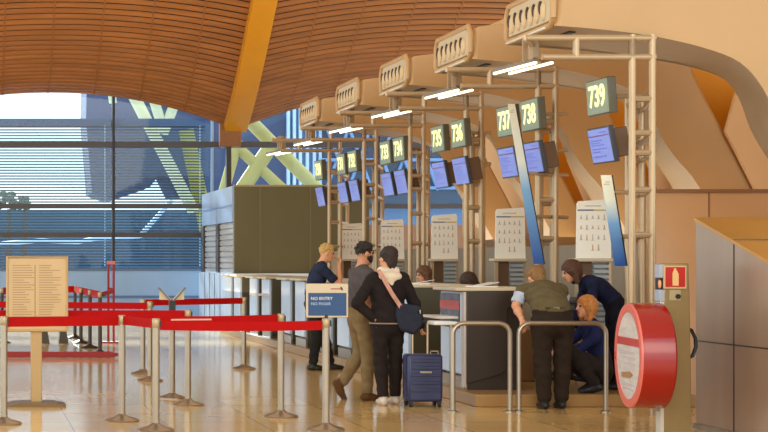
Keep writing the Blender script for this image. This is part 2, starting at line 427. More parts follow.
# ---- right-hand walls
struct(MB().box(9.75, 9.95, 15.5, 32.0, 0, 6.0).build('wall_right', M_WALL))
struct(MB().box(7.6, 7.75, 18.45, 34.3, 0, 1.74).build('wall_right_lower', M_LOW, bevel=0.01))
lw = struct(MB().box(7.74, 9.75, 18.3, 18.45, 0, 2.35).build('wall_right_panel', M_WALLP))
struct(MB().box(8.385, 8.40, 18.288, 18.3, 0, 2.35).box(7.74, 9.75, 18.27, 18.3, 2.32, 2.36).build('trim_6', mat('panel_joint', (150, 106, 70), 0.5)))
struct(MB().box(8.6, 12.5, 36.2, 36.35, 0, 2.35).build('wall_back_low', mat('brown_gloss_panel', (176, 122, 84), 0.15, noise=0.15, nscale=1.2)))
pp = [(8.86, 3.95), (9.52, 3.95), (9.40, 3.545), (9.22, 3.12), (9.70, 2.30), (9.74, 2.30), (9.74, 3.95)]

# ================================================================== AIR DUCT ARMS
CC = [16.75, 19.42, 22.15, 24.9, 27.75]
top_o = [(5.86, 4.28), (6.3, 4.33), (7.2, 4.36), (8.1, 4.34), (8.36, 4.05), (8.44, 3.69), (8.74, 3.10), (9.12, 2.37), (9.66, 1.2), (10.2, 0.0)]
inn_n = [(9.70, 0.0), (9.10, 1.25), (8.49, 2.37), (8.20, 2.74), (8.03, 2.98), (7.90, 3.27), (7.67, 3.53), (7.3, 3.68), (6.82, 3.79), (6.3, 3.86), (5.82, 3.90)]
inn_f = [(9.95, 0.0), (9.35, 1.25), (8.82, 2.37), (8.62, 2.70), (8.46, 2.98), (8.34, 3.30), (8.16, 3.53), (7.7, 3.68), (6.95, 3.79), (6.3, 3.86), (5.82, 3.90)]
def cat(P, n=4):
    o = []
    for i in range(len(P) - 1):
        p0, p1, p2, p3 = P[max(0, i-1)], P[i], P[i+1], P[min(len(P)-1, i+2)]
        for k in range(n):
            t = k / n; o.append(tuple(0.5*(2*p1[c] + (p2[c]-p0[c])*t + (2*p0[c]-5*p1[c]+4*p2[c]-p3[c])*t*t + (3*p1[c]-p0[c]-3*p2[c]+p3[c])*t**3) for c in (0, 1)))
    return o + [P[-1]]
top_o, inn_n, inn_f = cat(top_o), cat(inn_n), cat(inn_f)
arm0 = None
ARML = ['cream air duct arm nearest, above the 739 sign', 'cream air duct arm above signs 737 and 738, behind the nearest duct', 'cream air duct arm above signs 735 and 736, third from the right', 'cream air duct arm above signs 733 and 734, second from the far end', 'smallest cream air duct arm at the far end beside the blue window']
def make_arm():
    t = thing('air_duct_arm', ARML[0], 'air duct', (0, CC[0], 0), group='cream air duct arms over the desks')
    m = MB(); near = [(x, -0.71, z) for x, z in top_o + inn_n]; far = [(x, 0.71, z) for x, z in top_o + inn_f]
    n = len(near); nt_ = len(top_o)
    near2 = [(x, -0.66, z) for x, _, z in near]
    vs = near + far; fs = [tuple(range(n))[::-1], tuple(range(n, 2*n))]
    side = [(i, (i+1) % n, n + (i+1) % n, n + i) for i in range(n)]
    fs += side[:nt_]
    m.add(vs, fs + [side[-1]]).build('duct_body', M_SHELL, t, bevel=0.045)
    so = MB()
    so.grid([[vs[i] for i in range(nt_, n)], [vs[n+i] for i in range(nt_, n)]])
    so.build('soffit', M_SOFFIT, t)
    tr_ = MB(); 
    tr_.grid([[(vs[n+i][0], 0.60, vs[n+i][2] - 0.012), (vs[n+i][0], 0.66, vs[n+i][2] - 0.012)] for i in range(nt_, n)])
    tr_.build('soffit_trim', mat('soffit_line', (150, 132, 104), 0.35, metal=0.3), t)
    # end panel with jet nozzles, facing the hall
    fr = MB()
    prof_ = [(-0.62, 3.96), (0.62, 3.96), (0.62, 4.22), (0.55, 4.28), (-0.55, 4.28), (-0.62, 4.22)]
    fr.prismx(prof_, 5.79, 5.87).build('end_panel', mat('end_panel_grey', (206, 186, 152), 0.4), t, bevel=0.015)
    rim = MB(); c_ = [(5.80, y, z) for y, z in [(-0.70, 3.98), (-0.70, 4.20), (-0.62, 4.295), (0.62, 4.295), (0.70, 4.20), (0.70, 3.98), (0.64, 3.915), (-0.64, 3.915), (-0.70, 3.98)]]
    rim.tube(c_, 0.030, 10).build('rim', M_SHELL, t)
    MB().box(5.755, 5.83, -0.56, 0.62, 3.885, 3.91).build('drip_lip', mat('lip_pale', (226, 218, 200), 0.3), t, bevel=0.008)
    for k in range(6):
        y = -0.47 + 0.19 * k
        nz_ = MB().ell((5.785, y, 4.085), (0.030, 0.058, 0.10), 12, 8).build('nozzle', mat('nozzle_shell', (214, 184, 140), 0.4), t)
        MB().ell((5.775, y + 0.075, 4.13), (0.02, 0.026, 0.07), 10, 8).build('slot', mat('nozzle_dark', (66, 50, 36), 0.6), nz_)
    MB().box(6.05, 6.12, -0.45, 0.15, 3.865, 3.885).build('vent_slot', M_BLACK, t)
    return t
arm0 = make_arm()
for k in range(1, 5): dup(arm0, (0, CC[k], 0), ARML[k])
# ochre panels filling the gap behind each leg
G = 'ochre panels behind the duct legs'
oc = tag(MB().prism([(8.2, 4.1), (9.5, 4.1), (9.36, 3.545), (9.24, 3.12), (9.62, 2.2), (9.05, 2.2)], 0, 0.05).build('ochre_panel', M_OCHRE), 'ochre triangular panel between the two nearest duct legs at upper right', 'panel', G)
oc.location = (0, 19.45, 0)
for k, l_ in ((2, 'ochre panel strip right of the third duct leg behind the 739 sign'), (3, 'ochre panel strip right of the fourth duct leg')):
    c = oc.copy(); COL.objects.link(c); c.location = (0, CC[k] + 0.1, 0); c['label'] = l_
tag(MB().prism(ext([(726, 131), (735, 98), (742, 78), (812, 78), (812, 194), (758, 194)], 18.60, 0), 18.60, 18.66).build('wall_panel', M_WALL), 'beige slanted panel right of the ochre triangle at upper right', 'panel')

# ================================================================== TUBE FRAMES
FC = CC + [30.4]
def make_frame():
    t = thing('tube_frame', '', 'frame', (0, 0, 0), group='tubular frames over the check-in desks')
    r = 0.035; FY = -0.78; NY = 0.50
    for (x, y, z1) in ((6.56, FY, 3.80), (6.76, FY, 3.80), (7.04, NY, 3.33), (7.19, NY, 3.33)):
        MB().tube([(x, y, 0.0), (x, y, z1)], r, 10).build('post', M_TUBE, t)
    for z in (3.766, 3.576): MB().tube([(5.50 if z > 3.7 else 5.66, FY, z), (6.79, FY, z)], r, 10).build('top_rail', M_TUBE, t)
    MB().tube([(5.50, FY, 3.766), (5.84, 0.0, 3.80)], r*0.8, 8).build('stay', M_TUBE, t)
    for z in (3.16, 2.82, 2.62, 2.25, 1.80):
        MB().tube([(6.54, FY, z), (6.78, FY, z)], r*0.9, 8).build('rung', M_TUBE, t)
        MB().tube([(7.02, NY, z), (7.21, NY, z)], r*0.9, 8).build('rung', M_TUBE, t)
        MB().tube([(7.19, NY, z), (6.76, FY, z)], r*0.7, 8).build('tie', M_TUBE, t)
    for z in (3.22, 2.76):
        MB().tube([(6.76, FY, z), (7.04, NY, z)], r*0.8, 8).build('carrier_tube', M_TUBE, t)
    for x in (6.0, 6.56): MB().tube([(x, FY, 3.576), (x, FY, 3.766)], r, 10).build('spacer', M_TUBE, t)
    h = MB().box(5.82, 5.90, -0.03, 0.03, 3.66, 3.90).build('hanger', mat('hanger_steel', (176, 150, 116), 0.35, metal=0.5), t, bevel=0.01)
    for y in (-0.10, 0.08): MB().box(5.76, 5.80, y - 0.02, y + 0.02, 3.64, 3.90).build('hanger_plate', M_TUBE, h)
    return t
FL = ['nearest tubular steel frame, carrying the 739 sign', 'tubular steel frame carrying signs 737 and 738', 'tubular steel frame carrying signs 735 and 736', 'tubular steel frame carrying signs 733 and 734', 'tubular steel frame carrying the two small far signs 731 and 732', 'farthest tubular steel frame, with the lone sign 730 before the blue window']
f0 = make_frame(); f0.location = (0, FC[0], 0); f0['label'] = FL[0]
for k in range(1, 6): dup(f0, (0, FC[k], 0), FL[k])

LL = ['twin lamp tubes under the nearest duct', 'twin lamp tubes under the duct over 737 and 738', 'twin lamp tubes under the duct over 735 and 736', 'twin lamp tubes under the duct over 733 and 734', 'twin lamp tubes under the smallest duct', 'farthest twin lamp tubes, low beside the roof strut']
def make_lamp():
    t = thing('twin_tube_lamp', '', 'lamp', (0, 0, 0), group='twin lamps under the ducts')
    for dx in (0, 0.17):
        MB().tube([(5.71 + dx, 0.85, 3.60), (5.83 + dx, -0.12, 3.60)], 0.015, 10).build('lamp_tube', M_LAMP, t)
        MB().add([(5.69+dx, 0.87, 3.615), (5.73+dx, 0.88, 3.615), (5.85+dx, -0.12, 3.615), (5.81+dx, -0.13, 3.615), (5.69+dx, 0.87, 3.65), (5.73+dx, 0.88, 3.65), (5.85+dx, -0.12, 3.65), (5.81+dx, -0.13, 3.65)],
                 [(0,3,2,1), (4,5,6,7), (0,1,5,4), (1,2,6,5), (2,3,7,6), (3,0,4,7)]).build('reflector', mat('reflector_grey', (128, 112, 92), 0.4), t)
    MB().tube([(5.78, 0.1, 3.64), (5.97, 0.1, 3.64)], 0.025, 8).build('cross_tube', M_TUBE, t)
    return t
l0 = make_lamp(); l0.location = (0, FC[0], 0); l0['label'] = LL[0]
for k in range(1, 6): dup(l0, (0, FC[k], 0), LL[k])

# ================================================================== SIGNS AND SCREENS
SIG = [(739, 16.6), (738, 18.63), (737, 19.5), (736, 21.4), (735, 22.35), (734, 24.4), (733, 25.2), (732, 27.4), (731, 28.25), (730, 30.1)]
def sign(n, d):
    t = thing('desk_number_sign', 'lit grey-green desk sign reading %d' % n, 'sign', (6.46, d, 3.24), (R(4), 0, R(-88)), 'lit desk number signs')
    MB().box(-0.27, 0.27, 0.0, 0.085, -0.185, 0.185).build('housing', M_SIGN, t, bevel=0.008)
    MB().box(-0.255, 0.255, -0.006, 0.001, -0.172, 0.172).build('face', M_SIGNF, t)
    text('digits', str(n), 0.31, M_DIGIT, t, (0, -0.010, 0.0), 0.003, bold=0.006, sx=0.86)
    MB().tube([(0.0, 0.08, 0), (0.0, 0.45, -0.02)], 0.022, 8).build('arm', M_TUBE, t)
def screen(n, d):
    t = thing('display_screen', 'lavender lit display screen hanging under the %d sign' % n, 'screen', (6.50, d, 2.74), (R(11), 0, R(-88)), 'display screens under the desk signs')
    MB().box(-0.27, 0.27, 0.0, 0.05, -0.19, 0.19).build('bezel', M_BEZEL, t, bevel=0.006)
    MB().box(-0.248, 0.248, -0.004, 0.001, -0.172, 0.172).build('panel', M_SCR, t)
    MB().box(-0.248, 0.248, -0.007, -0.003, 0.095, 0.108).build('heading_bar', M_SCRH, t)
    tx = MB()
    for z, x1 in ((0.055, 0.05), (0.03, 0.0), (0.005, 0.09), (-0.035, 0.14), (-0.065, -0.02), (-0.115, 0.1)): tx.box(-0.21, x1, -0.006, -0.003, z - 0.006, z + 0.006)
    tx.box(0.02, 0.2, -0.006, -0.003, 0.13, 0.142)
    tx.build('text_lines', M_SCRT, t)
    MB().box(-0.2, 0.24, 0.05, 0.20, -0.15, 0.15).build('housing', M_BOX, t, bevel=0.01)
    MB().tube([(0.0, 0.18, 0.03), (0.0, 0.42, 0.02)], 0.025, 8).build('arm', M_TUBE, t)
for n, d in SIG: sign(n, d); screen(n, d + 0.02)

# ================================================================== POSTERS ON STANDS
PD = [16.7*1.09, 19.3*1.09, 22.0*1.09, 24.75*1.09, 27.4*1.09]
PL = ['white notice poster on a stand under the 739 screen, beside the short blue fin', 'white notice poster on a stand under the 737 screen, left of the long blue fin', 'white notice poster on a stand under the 735 screen', 'white notice poster on a stand under the 733 screen, right of the bearded man', 'smallest white notice poster on a stand, left of the bearded man']
def make_poster():
    t = thing('poster_stand', '', 'poster stand', (0, 0, 0), group='notice poster stands behind the desks')
    MB().prism([(-0.20, 0.02), (0.20, 0.02), (0.185, 0.66), (0.17, 0.69), (-0.17, 0.67), (-0.19, 0.64)], 0, 0.02).build('poster', M_PAPER, t)
    MB().box(-0.185, 0.0, -0.003, 0.0, 0.56, 0.575).build('blue_band', M_BAND, t); MB().box(0.0, 0.18, -0.003, 0.0, 0.56, 0.575).build('yellow_band', M_BANDY, t)
    rnd = random.Random(3)
    for r_ in range(4):
        for c_ in range(5):
            x = -0.145 + 0.066*c_; z = 0.49 - 0.115*r_; h = 0.014 + 0.02*rnd.random(); wv = 0.005 + 0.005*rnd.random()
            if r_ == 3 and c_ not in (2, 3): continue
            MB().prism([(x - 0.018, z - h - 0.006), (x + 0.018, z - h - 0.006), (x + 0.018, z - h), (x + wv, z - h), (x + wv*0.6, z + h), (x - wv*0.6, z + h), (x - wv, z - h), (x - 0.018, z - h)], -0.003, 0.0).build('pictogram', M_MARK if rnd.random() < 0.7 else M_MARKR, t)
    MB().box(-0.1, 0.08, -0.003, 0, 0.61, 0.62).build('title_line', M_MARK, t)
    MB().box(-0.24, 0.2, -0.06, 0.14, -0.02, 0.02).build('ledge', M_COUNT, t, bevel=0.01)
    MB().box(0.0, 0.17, 0.03, 0.05, -0.75, -0.03).build('louvre_back', mat('louvre_grey', (134, 138, 140), 0.4), t)
    sl_ = MB()
    for k in range(12): sl_.box(0.0, 0.17, 0.0, 0.035, -0.75 + 0.06*k, -0.735 + 0.06*k + 0.02)
    sl_.build('louvre_slats', mat('louvre_slat', (172, 174, 172), 0.35), t)
    MB().box(-0.2, -0.16, 0.0, 0.05, -1.42, -0.02).build('stand_post', M_TUBE, t); MB().box(0.17, 0.2, 0.0, 0.05, -1.42, -0.02).build('stand_post', M_TUBE, t)
    MB().box(-0.15, -0.01, 0.03, 0.05, -0.75, -0.02).build('back_panel', M_BOX, t)
    return t
p0 = make_poster(); p0.location = (7.04, PD[0], 1.55); p0['label'] = PL[0]
for k in range(1, 5): dup(p0, (7.04, PD[k], 1.55), PL[k])

# blue and white fins
def fin(label, top, bot, wt, wb, d, m):
    a = at(*top, d); b = at(*bot, d); s = d / FPX
    t = thing('display_fin', label, 'display fin', (b.x, d, b.z), group='slanted blue and white fins')
    dx = a.x - b.x; h = a.z - b.z; W1 = wt*s; W0 = wb*s
    MB().prism([(0, 0), (W0, 0), (dx + W1, h), (dx, h)], 0, 0.012).build('blade', m, t, smooth=False)
    MB().prism([(W0, 0), (W0 + 0.012, 0), (dx + W1 + 0.012, h), (dx + W1, h)], -0.004, 0.03).build('edge', M_BLACK, t)
    MB().box(dx + W1*0.25, dx + W1*0.8, -0.003, 0, h - 0.10, h - 0.088).box(dx + W1*0.3 + 0.01, dx + W1*0.85, -0.003, 0, h - 0.075, h - 0.065).build('small_print', M_MARK, t)
    return t, b.z, W0
gm = grad_mat('fin_print_long', [(0.0, (40, 84, 160)), (0.45, (120, 170, 212)), (0.62, (226, 230, 220)), (1.0, (236, 226, 196))], 'Z', 0, 1.9)
gm2 = grad_mat('fin_print_short', [(0.0, (36, 80, 158)), (0.45, (110, 156, 200)), (0.7, (222, 224, 206)), (1.0, (238, 228, 200))], 'Z', 0, 0.95)
ft, fz, fw = fin('long slanted fin, white at top and blue below, over the 737 sign', (508, 104), (534, 264), 7, 10, 18.45, gm)
for z in (0.55, 1.05): MB().tube([(-0.18*z + 0.10, 0.012, z), (0.55, 0.45, z)], 0.022, 8).build('arm', M_TUBE, ft)
ft, fz, fw = fin('short slanted fin, white at top and blue below, beside the nearest poster', (601, 175), (615, 266), 10.5, 11.5, 16.22, gm2)
for z in (0.30, 0.75): MB().tube([(-0.15*z + 0.10, 0.012, z), (0.24, 0.10, z)], 0.022, 8).build('arm', M_TUBE, ft)

# ================================================================== CHECK-IN DESKS
DD = [17.46, 19.6, 20.8, 22.7, 23.9, 25.8, 27.0, 28.9, 30.2, 32.1, 33.25]
def make_desk(near, shelf=True):
    t = thing('check_in_desk', '', 'desk', (0, 0, 0), group='check-in desks in a row')
    D = 0.85
    MB().box(5.37, 5.98, 0.03, D - 0.03, 0.13, 1.21).build('cabinet', M_DARK if near else mat('desk_olive', (72, 66, 46), 0.4, noise=0.06, nscale=2), t)
    MB().box(5.33, 5.372, 0.10, D, 0.30, 1.20).build('front_panel', M_PALEB, t, bevel=0.006)
    MB().box(5.34, 5.375, 0.02, D - 0.02, 0.13, 0.27).build('kick_plate', M_STEEL, t)
    MB().prism([(5.36, 0.20), (5.72, 0.30), (5.80, 0.36), (5.80, 1.02), (6.02, 1.10), (6.02, 1.20), (5.36, 1.21)], -0.02, 0.03).build('end_panel', M_DARK if near else mat('desk_olive', (72, 66, 46), 0.4, noise=0.06, nscale=2), t, bevel=0.006)
    MB().prism([(5.36, 0.20), (5.72, 0.30), (5.80, 0.36), (5.80, 1.02), (6.02, 1.10), (6.02, 1.20), (5.36, 1.21)], D - 0.03, D + 0.01).build('end_panel', M_DARK if near else mat('desk_olive', (72, 66, 46), 0.4, noise=0.06, nscale=2), t, bevel=0.006)
    MB().box(5.24, 6.10, -0.03, D + 0.02, 1.21, 1.25).build('counter_top', M_COUNT, t, bevel=0.012)
    if near: MB().box(5.335, 5.36, 0.0, 0.09, 0.16, 1.20).build('corner_strip', mat('corner_strip_pale', (212, 196, 186), 0.25), t)
    if shelf: MB().box(5.09, 5.33, 0.15, D - 0.05, 0.90, 0.93).build('bag_shelf', M_WHITE, t, bevel=0.01)
    return t
DL = ['check-in desk nearest the camera, dark end panel and red printed front, beside the blue suitcase',
      'olive-ended check-in desk right of the woman with the suitcase',
      'check-in desk behind the woman in black, mostly hidden', 'check-in desk just beyond the bearded man', 'check-in desk behind the blond man in navy',
      'white-fronted check-in desk right beside the NO ENTRY sign', 'white-fronted check-in desk second left of the NO ENTRY sign',
      'white-fronted check-in desk under the middle of the green cabin', 'white-fronted check-in desk under the green cabin, left of its middle seam',
      'white-fronted check-in desk near the left corner of the green cabin', 'farthest white-fronted check-in desk below the cabin corner']
d0 = make_desk(True); d0.location = (0, DD[0], 0); d0['label'] = DL[0]
MB().box(5.318, 5.332, 0.12, 0.83, 0.80, 1.18).build('printed_panel', mat('print_dark_grey', (92, 92, 104), 0.25, noise=0.35, nscale=7), d0)
MB().box(5.314, 5.320, 0.12, 0.83, 1.0, 1.10).build('print_stripe', mat('print_red', (190, 60, 44), 0.3, noise=0.2, nscale=9), d0)
d1 = make_desk(False); d1.location = (0, DD[1], 0); d1['label'] = DL[1]
d2 = make_desk(False, False); d2.location = (0, DD[2], 0); d2['label'] = DL[2]
for k in range(3, len(DD)): dup(d1 if k == 7 else d2, (0, DD[k], 0), DL[k])
def papers(x, y, z, label, a=0.2):
    t = thing('paper_stack', label, 'papers', (x, y, z), (0, 0, a), 'papers on the counters')
    MB().box(-0.11, 0.11, -0.15, 0.15, 0.001, 0.012).build('sheets', M_PAPER, t)
    MB().prism([(-0.05, 0.014), (0.16, 0.05), (0.16, 0.056), (-0.05, 0.02)], -0.1, 0.1).build('loose_sheet', M_WHITE, t)
papers(5.62, 17.75, 1.25, 'white papers lying on the nearest counter top'); papers(5.55, 19.9, 1.25, 'white papers lying on the olive desk counter', -0.3)
# low partition behind the nearest desk
tag(MB().box(5.80, 6.62, 18.66, 18.72, 0.13, 0.74).build('partition', mat('tan_partition', (150, 108, 62), 0.4, noise=0.06, nscale=2), bevel=0.01), 'tan low partition behind the rails, between the nearest desk and the vest man', 'partition')
# monitors on the counters, seen from behind
def monitor(x, y, label):
    t = thing('monitor', label, 'monitor', (x, y, 1.25), (0, 0, R(100)), 'monitors on the counters')
    MB().box(-0.2, 0.2, -0.02, 0.02, 0.12, 0.42).build('screen', M_BLACK, t, bevel=0.006)
    MB().box(-0.03, 0.03, 0.0, 0.04, 0.01, 0.2).build('neck', M_BLACK, t); MB().box(-0.12, 0.12, -0.06, 0.1, 0.0, 0.012).build('foot', M_BLACK, t)

# ================================================================== HOOP RAILS
def hoop(x0, x1, y, label, left=True):
    t = thing('hoop_rail', label, 'rail', ((x0+x1)/2, y, 0), group='tubular hoop rails at the nearest desk')
    w2 = (x1 - x0)/2; H = 0.905; rr = 0.11; r = 0.024
    p = [(-w2, 0, 0.01), (-w2, 0, H - rr)] + [(-w2 + rr - rr*math.cos(a), 0, H - rr + rr*math.sin(a)) for a in (R(22), R(45), R(68), R(90))]
    p += [(w2 - rr + rr*math.sin(a), 0, H - rr + rr*math.cos(a)) for a in (0.0, R(22), R(45), R(68), R(90))] + [(w2, 0, 0.01)]
    MB().tube(p, r, 12).build('hoop', M_STEEL, t)
    for s in (-1, 1): MB().lathe([(0.055, 0.0), (0.055, 0.012), (0.03, 0.02)], (s*w2, 0, 0), 16).build('foot_flange', M_STEEL, t)
    return t
hd = 16.32
hoop(at(453, 0, hd).x, at(510, 0, hd).x, hd, 'shiny hoop rail in front of the dark end panel of the nearest desk')
hoop(at(519, 0, hd).x, at(606, 0, hd).x, hd, 'wider shiny hoop rail in front of the man in the olive vest')
tray = thing('bag_tray', 'small white rounded shelf sticking out left of the nearest hoop rail', 'shelf', (at(442, 0, 16.7).x, 16.7, 0))
MB().prism([(-0.12, 0.875), (0.13, 0.875), (0.13, 0.91), (-0.10, 0.915), (-0.12, 0.905)], -0.14, 0.14).build('shelf_top', M_WHITE, tray, bevel=0.012)
MB().tube([(0.10, 0.0, 0.0), (0.10, 0.0, 0.88)], 0.02, 10).build('leg', M_STEEL, tray)

# ================================================================== PILLAR, DRUM, STEEL CABINET
px0, px1 = 6.09, 6.36
pil = thing('extinguisher_pillar', 'olive-grey pillar with a red extinguisher sign at lower right', 'pillar', ((px0+px1)/2, 14.35, 0))
MB().prism([(-0.075, 0), (0.175, 0), (0.155, 1.24), (0.145, 1.52), (-0.075, 1.52)], -0.07, 0.06).build('body', mat('olive_pillar', (150, 126, 82), 0.35, metal=0.3, noise=0.05), pil, bevel=0.008)
MB().box(-0.105, -0.07, -0.066, 0.04, 0, 1.18).build('side_strip', mat('strip_grey', (206, 196, 178), 0.3), pil, bevel=0.006)
MB().box(-0.115, -0.07, -0.07, 0.04, 1.39, 1.51).build('side_box', mat('pale_blue_grey', (170, 174, 186), 0.35), pil, bevel=0.005)
MB().box(-0.115, -0.07, -0.07, 0.04, 1.18, 1.285).build('side_box', mat('pale_blue_grey', (170, 174, 186), 0.35), pil, bevel=0.005)
MB().box(-0.108, -0.07, -0.06, 0.04, 1.285, 1.39).build('recess', M_BLACK, pil)
MB().ell((-0.105, -0.05, 1.335), (0.014, 0.02, 0.04)).build('orange_lamp', mat('lamp_orange', (236, 160, 110), 0.3), pil)
sg = MB().box(-0.085, 0.115, -0.092, -0.070, 1.295, 1.50).build('sign_border', M_CREAM, pil)
MB().box(-0.072, 0.102, -0.096, -0.09, 1.31, 1.487).build('sign_field', mat('fire_red', (186, 22, 10), 0.4), sg)
MB().prism([(-0.012, 1.322), (0.042, 1.322), (0.042, 1.425), (0.030, 1.45), (0.020, 1.462), (0.020, 1.476), (0.0, 1.476), (0.002, 1.462), (-0.006, 1.45), (-0.012, 1.43)], -0.100, -0.094).build('extinguisher_pictogram', mat('pictogram_sand', (232, 186, 120), 0.5), sg)
MB().box(-0.03, 0.07, -0.078, -0.068, 1.19, 1.285).build('lock_plate', mat('plate_sand', (176, 158, 116), 0.4), pil)
MB().tube([(0.045, -0.09, 1.225), (0.045, -0.076, 1.225)], 0.022, 14).build('lock', M_BLACK, pil)
lp = [(0.13, 0, 0.94), (0.20, 0, 0.92), (0.235, 0, 0.85), (0.24, 0, 0.77), (0.21, 0, 0.69), (0.13, 0, 0.65)]
MB().tube(lp, 0.016, 8).build('cable', M_BLACK, pil)
MB().box(-0.15, -0.10, -0.05, 0.0, 0.20, 0.215).build('catch', M_STEEL, pil)

dr = thing('advertising_drum', 'big round red drum with a white printed face, hung on the pillar', 'drum', (at(629, 355, 14.3).x, 14.3, at(0, 355.5, 14.3).z), (0, 0, R(-98)))
def lathe_y(prof, n=48, caps=True):
    m = MB(); m.lathe([(r, z) for r, z in prof], (0, 0, 0), n, caps); m.v = [(x, z, -y) for x, y, z in m.v]; return m
lathe_y([(0.43, 0.0), (0.465, 0.0), (0.47, 0.012), (0.47, 0.27), (0.455, 0.285), (0.20, 0.285)]).build('body', M_REDG, dr)
lathe_y([(0.388, -0.012), (0.462, -0.012), (0.468, 0.0), (0.468, 0.004), (0.388, 0.004), (0.388, -0.012)], caps=False).build('rim', M_PINK, dr)
lathe_y([(0.001, -0.006), (0.392, -0.006), (0.392, 0.002), (0.001, 0.002)]).build('face', mat('drum_print', (226, 214, 206), 0.12, noise=0.14, nscale=3, stretch=(1.2, 1, 6)), dr)
def chord(z): return math.sqrt(max(0, 0.388**2 - z*z))
MB().prism([(-chord(0.09), 0.09), (chord(0.09), 0.09), (chord(0.16), 0.16), (-chord(0.16), 0.16)], -0.010, -0.005).build('red_band', mat('drum_band', (200, 70, 66), 0.3), dr)
MB().prism([(-0.22, -0.16), (0.06, -0.14), (0.16, -0.165), (0.06, -0.20), (-0.22, -0.205)], -0.010, -0.005).build('printed_mark', mat('drum_mark', (176, 130, 80), 0.4), dr)
mk = MB()
for z in (0.03, -0.02, -0.07, -0.26, -0.30): mk.box(-0.2, 0.22, -0.009, -0.005, z - 0.006, z + 0.006)
mk.build('small_print', mat('drum_lines', (196, 176, 176), 0.5), dr)
rg = [(-0.425 + 0.016*math.cos(2*math.pi*i/12), -0.012, -0.02 + 0.03*math.sin(2*math.pi*i/12)) for i in range(13)]
MB().tube(rg, 0.006, 6).build('rim_emblem', mat('emblem_red', (190, 60, 56), 0.4), dr)
MB().box(-0.05, 0.05, 0.28, 0.30, -0.1, 0.1).build('bracket', M_STEEL, dr)

X0 = 6.65
cab = thing('steel_cabinet', 'tall bronze sheet-metal cabinet with golden sloping top at right edge', 'cabinet', (X0, 13.2, 0))
MB().prismx([(1.56, 0), (1.56, 1.915), (-0.9, 1.20), (-0.9, 0)], 0, 1.6).build('body', M_BRUSH, cab)
MB().prismx([(1.58, 1.915), (1.58, 1.945), (-0.92, 1.222), (-0.92, 1.195)], -0.012, 1.62).build('top', M_COPPER, cab)
MB().box(0.0, 1.6, 0.815, 0.83, 1.715, 1.735).build('top_seam', M_BOX, cab)
MB().box(-0.004, 0.0, 0.81, 0.828, 0.0, 1.71).build('upright_joint', M_DARK, cab)
MB().box(-0.004, 0.0, -0.9, 1.56, 0.80, 0.812).build('cross_joint', M_DARK, cab)
MB().box(-0.03, 0.0, -0.9, 1.56, 0.0, 0.05).build('plinth', M_STEEL, cab)
MB().box(-0.05, -0.005, 1.40, 1.52, 0.02, 0.035).build('hinge', M_STEEL, cab)

# ================================================================== GREEN CABIN
gc = thing('shop_cabin', 'big olive-green box cabin at the far end with roller shutters and blue fascia', 'cabin', (5.6, 34.5, 0))
MB().box(0, 2.9, 0, 0.1, 0.9, 3.13).build('front_wall', M_OLIVED, gc)
MB().box(0.1, 2.9, 0.1, 4.6, 0, 3.1).build('core', M_OLIVED, gc)
for x in (0.55, 1.63): MB().box(x - 0.012, x + 0.012, -0.008, 0, 0.9, 3.13).build('wall_seam', mat('seam_olive', (112, 102, 68), 0.5), gc)
MB().box(-0.02, 2.92, -0.03, 0.12, 3.13, 3.17).build('cornice', mat('cornice', (150, 136, 96), 0.4), gc)
MB().box(-0.04, 0.1, 0.1, 4.7, 2.38, 3.15).build('fascia', mat('fascia_blue', (156, 178, 212), 0.25, noise=0.1, nscale=1.2), gc)
MB().box(-0.045, -0.04, 0.1, 4.7, 2.72, 2.75).box(-0.045, -0.04, 2.3, 2.33, 2.38, 2.75).build('fascia_joint', mat('fascia_line', (104, 130, 180), 0.4), gc)
for y0, y1 in ((0.11, 1.98), (2.44, 4.33)):
    sh = MB(); z = 0.0
    while z < 2.34: sh.prismx([(y0, z), (y1, z), (y1, z + 0.10), (y0, z + 0.10)], -0.02, 0.1); sh.prismx([(y0, z + 0.10), (y1, z + 0.10), (y1, z + 0.125), (y0, z + 0.125)], 0.015, 0.1); z += 0.125
    sh.build('roller_shutter', mat('shutter_grey', (176, 172, 170), 0.35, metal=0.2), gc, smooth=False)
for y, w_ in ((2.0, 0.42), (4.35, 0.42)): MB().box(-0.05, 0.1, y + 0.0, y + w_, 0.9, 2.38).build('pilaster', mat('dark_pilaster', (56, 40, 32), 0.4), gc)
MB().box(-0.10, 2.9, -0.06, 4.8, 0.0, 1.26).build('base_cladding', M_PALEB, gc)
for y in (0.6, 1.4, 2.2, 3.0, 3.8): MB().box(-0.106, -0.10, y, y + 0.05, 0.0, 1.25).build('base_joint', mat('base_joint', (88, 112, 150), 0.4), gc)

